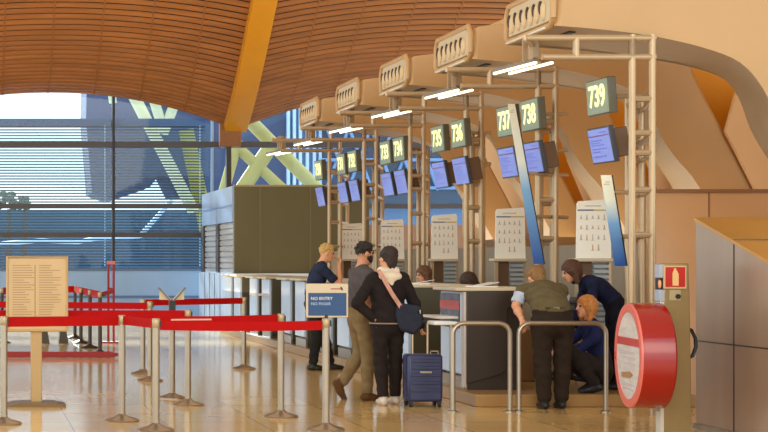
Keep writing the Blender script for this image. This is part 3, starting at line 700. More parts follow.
# ================================================================== QUEUE POSTS AND BELTS
def make_post(m):
    t = thing('queue_post', '', 'queue post', (0, 0, 0), group='steel queue posts with domed bases')
    MB().lathe([(0.165, 0.0), (0.168, 0.012), (0.155, 0.022), (0.07, 0.045), (0.04, 0.065), (0.034, 0.07)], (0, 0, 0), 28).build('base', M_STEEL if m is M_STEEL else M_DSTEEL, t)
    MB().tube([(0, 0, 0.06), (0, 0, 0.94)], 0.033, 16).build('post', m, t)
    MB().lathe([(0.034, 0.0), (0.037, 0.005), (0.037, 0.075), (0.03, 0.085)], (0, 0, 0.935), 16).build('belt_head', mat('belt_head', (176, 150, 112), 0.35, metal=0.5), t)
    MB().box(0.022, 0.045, -0.02, 0.02, 0.945, 1.0).build('belt_slot', M_BLACK, t)
    return t
def fl(x, y): return at(x, y, CAMZ * FPX / (y - VY))
POSTS = [('A', 156, 430.5, 'nearest queue post, its foot cut by the lower edge of the photo'), ('B', 326, 430, 'queue post carrying the blue NO ENTRY sign'),
         ('C', 281, 417, 'queue post left of the NO ENTRY sign, where the upper belt ends'), ('D', 188, 405, 'queue post right of the nearest one, farther back'),
         ('E', 122, 421, 'queue post left of the nearest one, right of the notice board'), ('F', 4, 424, 'queue post at the left edge before the notice board'),
         ('G', 244, 369, 'lone farther queue post in the middle of the floor'), ('I', 143, 374, 'small farther queue post with wide foot, left of the nearest post'),
         ('J', 150, 381, 'farther queue post half hidden behind the nearest post')]
PP = {}; q0 = None
for k, x, y, l_ in POSTS:
    p = fl(x, y); PP[k] = p
    if q0 is None: q0 = make_post(M_STEEL); q0.location = p; q0['label'] = l_
    else: dup(q0, p, l_)
qd = make_post(M_DSTEEL); qd['group'] = 'dark queue posts at far left'
DP = [('K', 75, 338, 'far dark queue post, leftmost of the dark row'), ('L', 81, 343, 'far dark queue post, second of the dark row'), ('M', 90, 348, 'far dark queue post, third of the dark row'),
      ('N', 100, 354, 'far dark queue post, nearest and rightmost of the dark row'), ('Q', 2, 343, 'far dark queue post at the left edge')]
for i, (k, x, y, l_) in enumerate(DP):
    p = fl(x, y); PP[k] = p
    if i == 0: qd.location = p; qd['label'] = l_
    else: dup(qd, p, l_)
def belt(a, b, label, z=0.97, h=0.085, sag=0.0, print_=False):
    a = Vector(a) if not isinstance(a, str) else PP[a]; b = Vector(b) if not isinstance(b, str) else PP[b]
    t = thing('barrier_belt', label, 'belt', (a.x, a.y, 0), group='red barrier belts between the queue posts')
    d = b - a; n = Vector((-d.y, d.x, 0)).normalized(); dn = d.normalized()
    s_ = dn * 0.036; e_ = d - dn * 0.036
    front = []; back = []
    rows = []
    N = 8
    for sgn in (-1, 1):
        rows.append([tuple(s_ + (e_ - s_)*i/N + n*(0.0015*sgn) + Vector((0, 0, z - h/2 - sag*4*(i/N)*(1 - i/N)))) for i in range(N+1)])
        rows.append([tuple(s_ + (e_ - s_)*i/N + n*(0.0015*sgn) + Vector((0, 0, z + h/2 - sag*4*(i/N)*(1 - i/N)))) for i in range(N+1)])
    MB().grid([rows[0], rows[1], rows[3], rows[2], rows[0]]).build('webbing', M_RED, t, smooth=False)
    if print_:
        m = MB(); L = d.length; q = 0.5
        while q < L - 0.5:
            p = dn*q; m.add([p - n*0.003*1 + Vector((0,0,z-0.008)), p + dn*0.42 - n*0.003 + Vector((0,0,z-0.008)), p + dn*0.42 - n*0.003 + Vector((0,0,z+0.008)), p - n*0.003 + Vector((0,0,z+0.008))], [(0,1,2,3)]); q += 0.75
        m.v = [tuple(v) for v in m.v]
        m.build('printed_dashes', mat('belt_print', (238, 170, 150), 0.5), t, smooth=False)
    return t
belt('F', 'E', 'front red belt from the left edge across the notice board', h=0.095, z=0.965)
belt('E', 'A', 'short red belt between the nearest post and its left neighbour')
belt('A', 'B', 'long front red belt from the nearest post to the NO ENTRY sign post', sag=0.01, z=0.955)
belt('E', 'C', 'upper red belt with pale printed dashes behind the front belt', print_=True, z=0.97, sag=0.01)
belt('D', fl(-40, 405), 'red belt running left from the post behind the nearest one')
belt('I', 'G', 'distant red belt reaching the lone farther post')
belt('J', fl(-30, 376), 'distant red belt running left behind the paddle stand', z=0.96)
belt('Q', 'K', 'far red belt at left reaching the dark posts', h=0.13)
belt('K', 'N', 'far red belt along the row of dark posts', h=0.13)
belt('N', fl(113, 343), 'far red belt from the dark posts to the red pole', h=0.08)
# floor-level red barrier
a = fl(7, 358); b = fl(116, 357)
tag(MB().prism([(a.x, 0.005), (b.x - 0.1, 0.005), (b.x + 0.1, 0.055), (b.x - 0.12, 0.10), (a.x, 0.10)], a.y, a.y + 0.04).build('floor_rail', M_REDD, bevel=0.01), 'low dull-red rail on the floor behind the notice board', 'rail')
# red twin pole
p = fl(111, 343)
rp_ = thing('red_pole', 'tall thin red twin pole at far left with red base', 'pole', p)
for s in (-1, 1): MB().tube([(0.05*s, 0, 0.02), (0.05*s, 0, 1.49)], 0.022, 8).build('pole', M_REDD, rp_)
MB().box(-0.2, 0.2, -0.12, 0.12, 0, 0.03).build('base', M_REDD, rp_); MB().box(-0.075, 0.075, -0.025, 0.025, 1.47, 1.53).build('cap', M_PINK, rp_)
for z in (0.5, 1.0): MB().box(-0.05, 0.05, -0.01, 0.01, z, z + 0.03).build('tie', M_REDD, rp_)

# notice board
p = fl(36, 406)
nb = thing('notice_board', 'tan notice board with faint print on a flat-footed post at left', 'notice board', p)
s_ = p.y / FPX
MB().box(-0.305, 0.33, 0.0, 0.03, 0.80, 1.575).build('board', M_CREAM, nb, bevel=0.008)
MB().tube([(-0.305, -0.005, 0.80), (-0.305, -0.005, 1.58), (0.33, -0.005, 1.58), (0.33, -0.005, 0.80), (-0.305, -0.005, 0.80)], 0.014, 8).build('frame', mat('board_frame', (196, 158, 104), 0.4), nb)
ik = MB(); rnd = random.Random(5)
for cx in (-0.25, 0.03):
    z = 1.49
    while z > 0.86: ik.box(cx, cx + 0.12 + 0.12*rnd.random(), -0.003, 0.0, z, z + 0.006); z -= 0.026
ik.box(-0.014, -0.006, -0.003, 0, 0.86, 1.5)
ik.build('print', M_INK, nb)
MB().box(-0.055, 0.065, 0.03, 0.07, 0.03, 0.9).build('post', mat('board_post', (182, 146, 96), 0.35, metal=0.4), nb, bevel=0.006)
MB().prism([(-0.31, 0.0), (0.31, 0.0), (0.31, 0.025), (0.18, 0.045), (-0.18, 0.045), (-0.31, 0.02)], -0.16, 0.24).build('foot', mat('board_foot', (120, 92, 56), 0.35, metal=0.5), nb)

# paddle stand
p = fl(172, 398)
ps = thing('paddle_stand', 'steel post topped by two pale leaflet trays in a V', 'leaflet stand', p)
MB().lathe([(0.165, 0.0), (0.165, 0.012), (0.07, 0.04), (0.034, 0.06)], (0, 0, 0), 28).build('base', M_STEEL, ps)
MB().tube([(0, 0, 0.05), (0, 0, 1.04)], 0.036, 16).build('post', M_STEEL, ps)
MB().box(-0.035, 0.035, -0.05, 0.03, 0.98, 1.09).build('head', M_BLACK, ps, bevel=0.006)
for sx in (-1, 1):
    MB().add([(0.02*sx, -0.06, 1.10), (0.145*sx, -0.05, 1.245), (0.145*sx, 0.10, 1.245), (0.02*sx, 0.10, 1.10), (0.02*sx, -0.06, 1.088), (0.15*sx, -0.05, 1.233), (0.15*sx, 0.10, 1.233), (0.02*sx, 0.10, 1.088)],
             [(0,1,2,3), (4,7,6,5), (0,4,5,1), (1,5,6,2), (2,6,7,3), (3,7,4,0)]).build('tray', mat('tray_dark', (110, 96, 84), 0.4), ps)
    MB().prism([(0.0, 1.10), (0.135*sx, 1.235), (0.14*sx, 1.105)], 0.02, 0.03).build('leaflet', mat('leaflet_cream', (226, 206, 172), 0.5), ps)

# NO ENTRY sign on post B
p = PP['B']; s_ = p.y / FPX
ne = thing('no_entry_sign', 'framed blue NO ENTRY sign standing on a queue post', 'sign', (p.x, p.y, 1.02))
x0, x1 = (306 - 326)*s_, (348 - 326)*s_; z0, z1 = 0.005, 0.315
MB().box(x0, x1, -0.012, 0.012, z0, z1).build('frame', mat('sign_frame', (204, 182, 150), 0.35), ne, bevel=0.006)
MB().box(x0 + 0.018, x1 - 0.018, -0.016, -0.011, z0 + 0.018, z1 - 0.085).build('blue_panel', M_BLUE, ne)
text('english_line', 'NO ENTRY', 0.040, M_WHITE, ne, (x0 + 0.04, -0.018, 0.178), 0.0015, 'LEFT', 0.0)
text('spanish_line', 'NO PASAR', 0.038, mat('sign_pale_blue', (170, 190, 216), 0.5), ne, (x0 + 0.04, -0.018, 0.130), 0.0015, 'LEFT', 0.0)
MB().box(x1 - 0.16, x1 - 0.07, -0.015, -0.011, z1 - 0.052, z1 - 0.044).build('logo_line', M_REDD, ne)
MB().prism([(x1 - 0.065, z1 - 0.06), (x1 - 0.045, z1 - 0.06), (x1 - 0.06, z1 - 0.03), (x1 - 0.075, z1 - 0.03)], -0.015, -0.011).build('logo_mark', M_DARK, ne)
MB().tube([(0, 0, -0.01), (0, 0, 0.03)], 0.02, 10).build('clip', M_BLACK, ne)

# far bench
p = fl(52, 343)
bn = thing('bench', 'small dark bench seen far off under the left belt', 'bench', p)
MB().box(-0.25, 0.35, -0.2, 0.2, 0.40, 0.45).build('seat', M_DSTEEL, bn)
for x in (-0.15, 0.2):
    MB().prism([(x - 0.03, 0.40), (x + 0.03, 0.40), (x + 0.10, 0.0), (x - 0.08, 0.0)], -0.15, 0.15).build('leg', M_DSTEEL, bn)

# ================================================================== BODY KIT (smooth-blended signed distance, surface nets)
def nv(v): v = np.array(v, float); return v / (np.linalg.norm(v) + 1e-9)
class Body:
    def __init__(s): s.p = []
    def cone(s, a, b, ra, rb, tag='skin', side=None, flat=1.0, k=0.03, sub=False):
        a = np.array(a, float); b = np.array(b, float); n = None
        if side is not None: n = nv(np.cross(nv(b - a), nv(side)))
        s.p.append(dict(t='c', a=a, b=b, ra=ra, rb=rb, n=n, fl=flat, tag=tag, k=k, sub=sub)); return s
    def ell(s, c, r, F=None, tag='skin', k=0.02, sub=False):
        s.p.append(dict(t='e', c=np.array(c, float), r=np.array(r, float), F=np.array(F if F is not None else np.eye(3), float), tag=tag, k=k, sub=sub)); return s
    @staticmethod
    def bb(q, m):
        if q['t'] == 'c': r = max(q['ra'], q['rb']) + m; return np.minimum(q['a'], q['b']) - r, np.maximum(q['a'], q['b']) + r
        r = q['r'].max() + m; return q['c'] - r, q['c'] + r
    @staticmethod
    def ev(q, P):
        if q['t'] == 'c':
            ab = q['b'] - q['a']; L2 = ab.dot(ab) + 1e-12; d = P - q['a']
            t = np.clip(d @ ab / L2, 0, 1); d = d - t[..., None] * ab
            r = q['ra'] + (q['rb'] - q['ra']) * t
            dd = (d * d).sum(-1)
            if q['n'] is not None:
                v = d @ q['n']; dd = dd + v * v * (1 / q['fl'] ** 2 - 1)
                return (np.sqrt(dd) - r) * (0.5 + 0.5 * q['fl'])
            return np.sqrt(dd) - r
        l = (P - q['c']) @ q['F'].T
        k0 = np.sqrt(((l / q['r']) ** 2).sum(-1)); k1 = np.sqrt(((l / q['r'] ** 2) ** 2).sum(-1)) + 1e-9
        return k0 * (k0 - 1) / k1
    def mesh(s, h=0.008):
        lo = np.min([s.bb(q, 0.03)[0] for q in s.p if not q['sub']], 0); hi = np.max([s.bb(q, 0.03)[1] for q in s.p if not q['sub']], 0)
        n = np.ceil((hi - lo) / h).astype(int) + 2
        F = np.full(n, 0.09, np.float32)
        for q in s.p:
            a, b = s.bb(q, 0.07)
            i0 = np.clip(np.floor((a - lo) / h).astype(int), 0, n); i1 = np.clip(np.ceil((b - lo) / h).astype(int) + 1, 0, n)
            if np.any(i1 <= i0): continue
            g = np.stack(np.meshgrid(*[lo[j] + h * np.arange(i0[j], i1[j]) for j in range(3)], indexing='ij'), -1)
            d = s.ev(q, g).astype(np.float32); sl = tuple(slice(i0[j], i1[j]) for j in range(3)); f = F[sl]; k = q['k']
            if q['sub']:
                hh = np.maximum(k - np.abs(f + d), 0) / k; F[sl] = np.maximum(f, -d) + hh * hh * k * .25
            else:
                hh = np.maximum(k - np.abs(f - d), 0) / k; F[sl] = np.minimum(f, d) - hh * hh * k * .25
        return s.nets(F, lo, h)
    @staticmethod
    def nets(F, lo, h):
        F = np.where(F == 0, 1e-7, F); S = F < 0; c = np.array(F.shape) - 1
        C = [(i, j, k) for i in (0, 1) for j in (0, 1) for k in (0, 1)]
        cs = lambda o: S[o[0]:o[0]+c[0], o[1]:o[1]+c[1], o[2]:o[2]+c[2]]
        cnt = sum(cs(o).astype(np.int8) for o in C); act = (cnt > 0) & (cnt < 8)
        ix = np.argwhere(act); vid = np.full(act.shape, -1, np.int64); vid[act] = np.arange(len(ix))
        acc = np.zeros((len(ix), 3)); num = np.zeros(len(ix))
        val = {o: F[ix[:,0]+o[0], ix[:,1]+o[1], ix[:,2]+o[2]].astype(float) for o in C}
        for o in C:
            for ax in range(3):
                if o[ax]: continue
                p = list(o); p[ax] = 1; p = tuple(p); f0, f1 = val[o], val[p]; m = (f0 < 0) != (f1 < 0)
                t = np.where(m, f0 / np.where(m, f0 - f1, 1), 0)
                pos = np.array(o, float)[None] + 0 * acc; pos[:, ax] = t
                acc += np.where(m[:, None], pos, 0); num += m
        V = lo + h * (ix + acc / num[:, None]); Q = []
        for ax in range(3):
            u, w_ = (ax + 1) % 3, (ax + 2) % 3
            a = np.moveaxis(S, [ax, u, w_], [0, 1, 2]); vi = np.moveaxis(vid, [ax, u, w_], [0, 1, 2])
            s0 = a[:-1, 1:-1, 1:-1]; s1 = a[1:, 1:-1, 1:-1]; e = np.argwhere(s0 != s1)
            if not len(e): continue
            i, j, k = e[:, 0], e[:, 1] + 1, e[:, 2] + 1; fl_ = s0[e[:, 0], e[:, 1], e[:, 2]]
            q = np.stack([vi[i, j-1, k-1], vi[i, j, k-1], vi[i, j, k], vi[i, j-1, k]], 1)
            q[~fl_] = q[~fl_][:, ::-1]; Q.append(q)
        Q = np.concatenate(Q); return V, Q
    def tags(s, P):
        best = np.full(len(P), 1e9); tg = np.zeros(len(P), int); names = sorted({q['tag'] for q in s.p})
        for q in s.p:
            if q['sub']: continue
            d = s.ev(q, P); m = d < best; best[m] = d[m]; tg[m] = names.index(q['tag'])
        return np.array(names)[tg]
def np_obj(name, V, Q, m, parent):
    me = bpy.data.meshes.new(name); me.vertices.add(len(V)); me.vertices.foreach_set('co', np.ascontiguousarray(V, np.float32).ravel())
    me.loops.add(Q.size); me.loops.foreach_set('vertex_index', np.ascontiguousarray(Q, np.int32).ravel())
    me.polygons.add(len(Q)); me.polygons.foreach_set('loop_start', np.arange(0, Q.size, 4, dtype=np.int32))
    me.update(calc_edges=True); me.validate()
    me.polygons.foreach_set('use_smooth', [True] * len(me.polygons)); me.materials.append(m)
    o = bpy.data.objects.new(name, me); COL.objects.link(o); o.parent = parent
    return o
def vnorm(V, Q):
    n = np.cross(V[Q[:,2]] - V[Q[:,0]], V[Q[:,3]] - V[Q[:,1]]); N = np.zeros_like(V)
    for j in range(4): np.add.at(N, Q[:, j], n)
    return N / (np.linalg.norm(N, axis=1, keepdims=True) + 1e-12)
def shell(name, V, Q, N, mask, off, m, parent, wr=0.004):
    q = Q[mask]
    if not len(q): return None
    u, inv = np.unique(q, return_inverse=True); v = V[u]; n = N[u]
    wv = np.sin(v[:,2]*55 + v[:,0]*31) * np.sin(v[:,0]*23 + v[:,1]*37 + v[:,2]*11)
    return np_obj(name, v + n * (off + wr * wv)[:, None], inv.reshape(q.shape), m, parent)

M_SKIN = mat('skin', (222, 158, 118), 0.5, noise=0.05, nscale=20)
M_SKIN2 = mat('skin_tan', (196, 134, 96), 0.5, noise=0.05, nscale=20)
M_EYE = mat('eye_dark', (40, 30, 26), 0.2)
M_LIP = mat('lips', (176, 92, 80), 0.5)
def fab(name, c, n=0.15): return mat(name, c, 0.85, noise=n, nscale=14, spec=0.2)

def rotx(p, a):    # lean forward (towards +y) by a about x
    x, y, z = p; return (x, y*math.cos(a) + z*math.sin(a), -y*math.sin(a) + z*math.cos(a))
def spine(lean, pel=(0, 0, 0.95), sway=0.0, headlean=None, curve=(0.45, 1.0, 1.12), side=0.0, shw=0.185, turn=0.0):
    J = {}; p = np.array(pel, float); J['pelvis'] = p
    hl = lean if headlean is None else headlean
    for nm, L, f in (('waist', .14, curve[0]), ('chest', .20, curve[1]), ('neck', .185, curve[2])):
        a = lean * f; p = p + np.array([L*side, L*math.sin(a), L*math.cos(a)]); J[nm] = p
    a = lean * curve[1]; up = np.array([side, math.sin(a), math.cos(a)])
    J['head'] = p + np.array([side*.1, .165*math.sin(hl) + .012, .165*math.cos(hl)])
    sh = J['neck'] - up * .065; ct, st = math.cos(turn), math.sin(turn)
    J['shL'] = sh + shw*np.array([-ct, -st, 0]); J['shR'] = sh + shw*np.array([ct, st, 0])
    return J
def hand(B, w_, d, n, side, curl=0.5, s=1.0):
    """palm plus four fingers and a thumb; d = finger direction, n = palm normal, side = thumb direction"""
    w_ = np.array(w_, float); d = nv(d); side = nv(np.array(side, float) - d*np.dot(side, d)); n = nv(np.array(n, float) - d*np.dot(n, d))
    B.cone(w_ + d*.012*s, w_ + d*.078*s, .029*s, .037*s, 'skin', side, .42, k=.015)
    for lat, L, st in ((.030, .070, .088), (.010, .078, .092), (-.010, .073, .090), (-.029, .056, .083)):
        b0 = w_ + d*(st - .02)*s + side*lat*s; c1 = curl*.8; c2 = curl*1.7
        m1 = b0 + (d*math.cos(c1) + n*math.sin(c1))*(L*.5 + .02)*s; m2 = m1 + (d*math.cos(c2) + n*math.sin(c2))*L*.5*s
        B.cone(b0, m1, .0095*s, .009*s, 'skin', k=.004); B.cone(m1, m2, .009*s, .0075*s, 'skin', k=.004)
    t0 = w_ + d*.03*s + side*.026*s; t1 = t0 + (side*.62 + d*.7 + n*.3)*.042*s; t2 = t1 + (d*.85 + n*.5 + side*.1)*.032*s
    B.cone(t0, t1, .0125*s, .0105*s, 'skin', k=.006); B.cone(t1, t2, .0105*s, .0085*s, 'skin', k=.004)

def person(label, loc, yaw, J, scale=1.0, sleeve='short', col={}, fem=False, legw=1.0, hair='short', hairm=None, skin=None, hl=(0,1,0), hu=(0,0,1), curl=(0.6,0.6), handd=(None,None), jacket=0.0, wide=1.0, group=None, hside=(None, None), footd=((0,1,0),(0,1,0))):
    t = thing('person', label, 'person', loc, (0, 0, yaw), group)
    skin = skin or M_SKIN; D = dict(hipL=(-.09,0,.90), hipR=(.09,0,.90), kneeL=(-.10,.03,.50), kneeR=(.10,.03,.50), anL=(-.10,-.01,.085), anR=(.10,-.01,.085))
    pe = np.array(J['pelvis'])
    D['hipL'] = pe + np.array([-.09, 0, -.05]); D['hipR'] = pe + np.array([.09, 0, -.05]); D.update(J)
    J = {k: np.array(v, float) for k, v in D.items()}
    B = Body(); X = np.array([1., 0, 0]); sh_ax = nv(J['shR'] - J['shL']); g = jacket
    hipw = .150 if not fem else .160
    # trunk
    B.cone(J['pelvis'] + np.array([0,0,-.03]), J['pelvis']*.5 + J['waist']*.5, hipw*wide, hipw*.95*wide, 'pants', X, .72)
    B.cone(J['waist'], J['chest'], (.130 if fem else .148)*wide + g, .158*wide + g, 'shirt', sh_ax, .70, k=.05)
    B.cone(J['pelvis']*.45 + J['waist']*.55, J['waist'], .142*wide + g, (.130 if fem else .148)*wide + g, 'shirt', X, .72)
    if g: B.cone(J['pelvis'] + (J['waist'] - J['pelvis'])*.05, J['waist'], hipw*wide + g, .140*wide + g, 'shirt', X, .75)
    B.cone(J['chest'], J['neck']*.8 + J['chest']*.2 - np.array([0,0,.02]), .158*wide + g, .105, 'shirt', sh_ax, .68, k=.05)
    B.cone(J['shL']*.9 + J['shR']*.1, J['shR']*.9 + J['shL']*.1, .066 + g*.5, .066 + g*.5, 'shirt', k=.06)
    hc, hf, hu_ = J['head'], nv(hl), nv(hu); hf = nv(hf - hu_*np.dot(hf, hu_)); hr = np.cross(hf, hu_)
    Fm = np.array([hr, hf, hu_])
    B.cone(J['neck'] - (J['neck'] - J['chest'])*.12, hc - hu_*.055 - hf*.015, .060 if not fem else .052, .052 if not fem else .045, 'skin', k=.035)
    W = lambda a, b, c: hc + hr*a + hf*b + hu_*c
    B.ell(W(0, -.006, .022), (.074, .095, .094), Fm, k=.02); B.ell(W(0, .026, -.045), (.056, .064, .066), Fm, k=.03); B.ell(W(0, .064, -.095), (.026, .022, .020), Fm, k=.03)
    B.cone(W(0, .088, .022), W(0, .106, -.022), .008, .0135, k=.014)
    B.cone(W(-.018, .084, -.057), W(.018, .084, -.057), .009, .009, k=.012)
    for s_ in (-1, 1):
        B.ell(W(s_*.031, .096, .014), (.016, .014, .011), Fm, k=.012, sub=True)
        B.ell(W(s_*.076, -.004, -.008), (.011, .021, .032), Fm, k=.008)
    # arms
    for s_, sd in ((-1, 'L'), (1, 'R')):
        sh, el, wr = J['sh'+sd], J['el'+sd], J['wr'+sd]; f = .88 if fem else 1.0
        long = sleeve == 'long'; mid = sh + (el - sh)*.62
        if sleeve == 'short':
            B.cone(sh, mid, .058*f, .054*f, 'shirt'); B.cone(mid, el, .043*f, .039*f, 'skin')
        elif long: B.cone(sh, el, .058*f + g*.5, .050*f + g*.4, 'shirt')
        else: B.cone(sh, el, .054*f, .040*f, 'skin')
        if long: B.cone(el, el + (wr - el)*.93, .050*f + g*.4, .038*f + g*.3, 'shirt'); B.cone(el, wr, .03, .027*f, 'skin')
        else: B.cone(el, el + (wr - el)*.4, .041*f, .040*f, 'skin'); B.cone(el + (wr - el)*.4, wr, .040*f, .027*f, 'skin')
        i = 0 if s_ < 0 else 1
        d = nv(handd[i]) if handd[i] is not None else nv(wr - el)
        side = np.array(hside[i], float) if hside[i] is not None else np.array([0, 1., 0])
        nn = np.cross(d, side) * (1 if s_ > 0 else -1)
        hand(B, wr, d, nn, side, curl[i], .92 if fem else 1.0)
    # legs
    for sd, i in (('L', 0), ('R', 1)):
        hp, kn, an = J['hip'+sd], J['knee'+sd], J['an'+sd]; f = legw
        B.cone(hp, kn, .092*f, .066*f, 'pants', k=.04); B.cone(kn, kn + (an - kn)*.35, .066*f, .064*f, 'pants'); B.cone(kn + (an - kn)*.35, an + (kn - an)*.10, .064*f, .056*f, 'pants')
        fd = nv(footd[i]); up = nv(np.cross(np.cross(fd, (0,0,1.)), fd)) if abs(fd[2]) < .95 else np.array([0,1.,0])
        B.cone(an + np.array([0,0,.03]), an - up*.03, .045, .042, 'shoe'+sd, k=.02)
        B.cone(an - up*.045 - fd*.045, an - up*.052 + fd*.06, .036, .040, 'shoe'+sd, k=.02); B.cone(an - up*.052 + fd*.05, an - up*.058 + fd*.165, .040, .026, 'shoe'+sd, k=.02)
    V, Q = B.mesh(0.0085); N = vnorm(V, Q); tg = B.tags(V[Q].mean(1))
    V2, s3 = V * scale, scale
    np_obj('body', V2, Q, skin, t)
    shell('shirt' if not g else 'jacket', V2, Q, N, tg == 'shirt', .007, col['shirt'], t); shell('trousers', V2, Q, N, tg == 'pants', .006, col['pants'], t)
    for sd in 'LR': shell('shoe', V2, Q, N, tg == 'shoe'+sd, .004, col.get('shoe', M_BLACK), t, 0)
    if sleeve == 'vest': pass
    for s_ in (-1, 1): MB().ell(tuple(W(s_*.031, .082, .014)*scale), (.0125*scale,)*3, 10, 7).build('eye', M_EYE, t)
    m_ = MB(); m_.tube([tuple(W(-.022, .090, -.057)*scale), tuple(W(0, .097, -.058)*scale), tuple(W(.022, .090, -.057)*scale)], .0055*scale, 6); m_.build('mouth', M_LIP, t)
    # hair
    H = Body()
    H.ell(W(0, -.012, .034), (.080, .099, .093), Fm, 'hair', k=.02)
    if hair == 'short': H.ell(W(0, .030, .104), (.050, .045, .022), Fm, 'hair', k=.03)
    if hair == 'full': H.ell(W(0, -.03, .055), (.092, .092, .088), Fm, 'hair', k=.03); H.ell(W(0, .055, .09), (.06, .05, .032), Fm, 'hair', k=.03); H.ell(W(0, -.075, -.03), (.068, .045, .07), Fm, 'hair', k=.03)
    if hair == 'bun': H.ell(W(0, -.05, .06), (.092, .085, .085), Fm, 'hair', k=.03); H.ell(W(.0, -.085, -.02), (.07, .04, .075), Fm, 'hair', k=.03)
    if hair == 'bob':
        H.ell(W(0, -.02, .03), (.098, .11, .104), Fm, 'hair', k=.03)
        for s_ in (-1, 1): H.cone(W(s_*.078, -.02, .0), W(s_*.082, .0, -.13), .038, .030, 'hair', k=.04)
        H.cone(W(0, -.075, .0), W(0, -.07, -.13), .065, .055, 'hair', hr, .6, k=.04)
    H.ell(W(0, .102, -.045), (.070, .082, .098 if hair != 'short' else .105), Fm, k=.02, sub=True)
    if hair in ('short', 'full', 'bun'): H.ell(W(0, .045, -.115), (.12, .115, .10), Fm, k=.02, sub=True)
    for i in range(26):
        a = 2.399*i; zz = .5 + .5*math.cos(i*1.7); rr_ = math.sqrt(1 - (zz*.98)**2)
        H.ell(W(.078*rr_*math.cos(a), -.02 + .088*rr_*min(math.sin(a), .15), .040 + .082*zz), (.020, .024, .016), Fm, 'hair', k=.012)
    if hair == 'bun': H.ell(W(.0, -.10, .055), (.045, .035, .045), Fm, 'hair', k=.015); H.cone(W(-.03, -.09, -.06), W(-.02, -.085, -.10), .028, .012, 'hair', k=.015); H.cone(W(.03, -.09, -.06), W(.025, -.085, -.105), .028, .012, 'hair', k=.015)
    hv, hq = H.mesh(0.0085); hn = vnorm(hv, hq)
    wv = np.sin(hv[:,0]*210)*np.sin(hv[:,1]*170 + hv[:,2]*120)
    np_obj('hair', (hv + hn*(wv*.0045)[:, None])*scale, hq, hairm, t)
    t['_w'] = 0; del t['_w']
    return t, W, J, B, (V2, Q, N, tg), Fm

HR = lambda n, c: mat(n, c, 0.6, noise=0.38, nscale=46, bump=0.8, bscale=90, stretch=(2.2, 2.2, 0.7))
# ---- blond man in navy, hand at his mouth (faces right)
p = fl(313, 370)
J = spine(.24, (0, 0, .95), headlean=.42)
J.update(elL=(-.21, .18, 1.10), wrL=(-.12, .36, 1.00), elR=(.19, .32, 1.17), wrR=(.06, .345, 1.435), anL=(-.10, .26, .085), anR=(.09, -.02, .085), kneeL=(-.10, .17, .50), kneeR=(.095, .03, .50))
person('blond man in dark navy, hand raised to his mouth, behind the NO ENTRY sign', p, R(-90), J, 1.02, 'short', dict(shirt=fab('navy_polo', (38, 44, 66)), pants=fab('black_trousers', (34, 32, 28))),
       hair='short', hairm=HR('hair_blond', (206, 166, 96)), hl=(0.1, 1, -.22), hu=(0, .25, 1), handd=(None, (-.25, .25, .6)), hside=(None, (-1, 0, 0)), curl=(.5, 1.0))
# ---- bearded man, grey T-shirt, khaki trousers (faces right)
p = fl(359.5, 400)
J = spine(.05, (0, 0, .96), headlean=.16)
J.update(elL=(-.22, .05, 1.13), wrL=(-.20, .22, .98), elR=(.215, -.03, 1.13), wrR=(.20, .08, .90), anL=(-.13, -.16, .17), anR=(.09, .05, .085), kneeL=(-.11, .06, .53), kneeR=(.10, .05, .51))
bm_, W, Jb, _, _, Fm = person('bearded man in grey T-shirt and khaki trousers standing behind the woman in black', p, R(-78), J, .985, 'short', dict(shirt=fab('grey_tshirt', (84, 74, 72)), pants=fab('khaki_trousers', (128, 104, 70)), shoe=fab('brown_shoes', (92, 60, 34))),
       hair='short', hairm=HR('hair_black', (34, 24, 20)), skin=M_SKIN2, hl=(.05, 1, -.12), hu=(0, .14, 1), wide=1.05, footd=((0, .55, -.85), (0, 1, 0)), curl=(.5, .9))
Hb = Body(); Hb.ell(W(0, .030, -.062), (.064, .070, .062), Fm, 'hair'); Hb.ell(W(0, .072, -.100), (.034, .03, .03), Fm, 'hair', k=.03); Hb.ell(W(0, .05, .035), (.09, .09, .075), Fm, k=.015, sub=True); Hb.ell(W(0, -.07, -.06), (.1, .075, .12), Fm, k=.015, sub=True)
Hb.ell(W(0, .11, -.052), (.020, .018, .008), Fm, k=.008, sub=True)
v_, q_ = Hb.mesh(.0085); np_obj('beard', v_*1.0, q_, HR('hair_black', (34, 24, 20)), bm_)
gl = MB()
for s_ in (-1, 1):
    gl.tube([tuple(W(s_*.034 + .026*math.cos(2*math.pi*i/12), .104, .012 + .019*math.sin(2*math.pi*i/12))*1.0) for i in range(13)], .0028, 5)
    gl.tube([tuple(W(s_*.060, .104, .016)*1.0), tuple(W(s_*.080, .0, .018)*1.0)], .0028, 5)
gl.tube([tuple(W(-.008, .106, .014)*1.0), tuple(W(.008, .106, .014)*1.0)], .0028, 5)
gl.build('glasses', M_BLACK, bm_)
# ---- woman in black hooded jacket with shoulder bag (back to us)
p = fl(388, 404.5)
J = spine(.02, (0, 0, .93), headlean=.06, shw=.175)
J.update(elL=(-.36, -.04, 1.13), wrL=(-.19, -.05, .965), elR=(.30, .0, 1.12), wrR=(.385, .04, .865), anL=(-.075, -.06, .085), anR=(.10, .06, .085), kneeL=(-.085, .0, .49), kneeR=(.10, .05, .49))
wm, W, Jw, Bw, (V2, Q2, N2, tg2), Fm = person('dark-haired woman in black hooded jacket seen from behind, hand on the suitcase handle', p, R(4), J, .965, 'long', dict(shirt=fab('black_jacket', (36, 28, 26)), pants=fab('black_leggings', (38, 28, 24)), shoe=fab('pale_shoes', (206, 186, 166))),
       fem=True, hair='bun', hairm=HR('hair_darkbrown', (48, 32, 24)), hl=(-.35, 1, -.05), jacket=.028, handd=((.6, .1, -.5), (.25, .05, -1)), curl=(.8, 1.0), hside=((0, 1, 0), (0, 1, 0)))
sw = .965
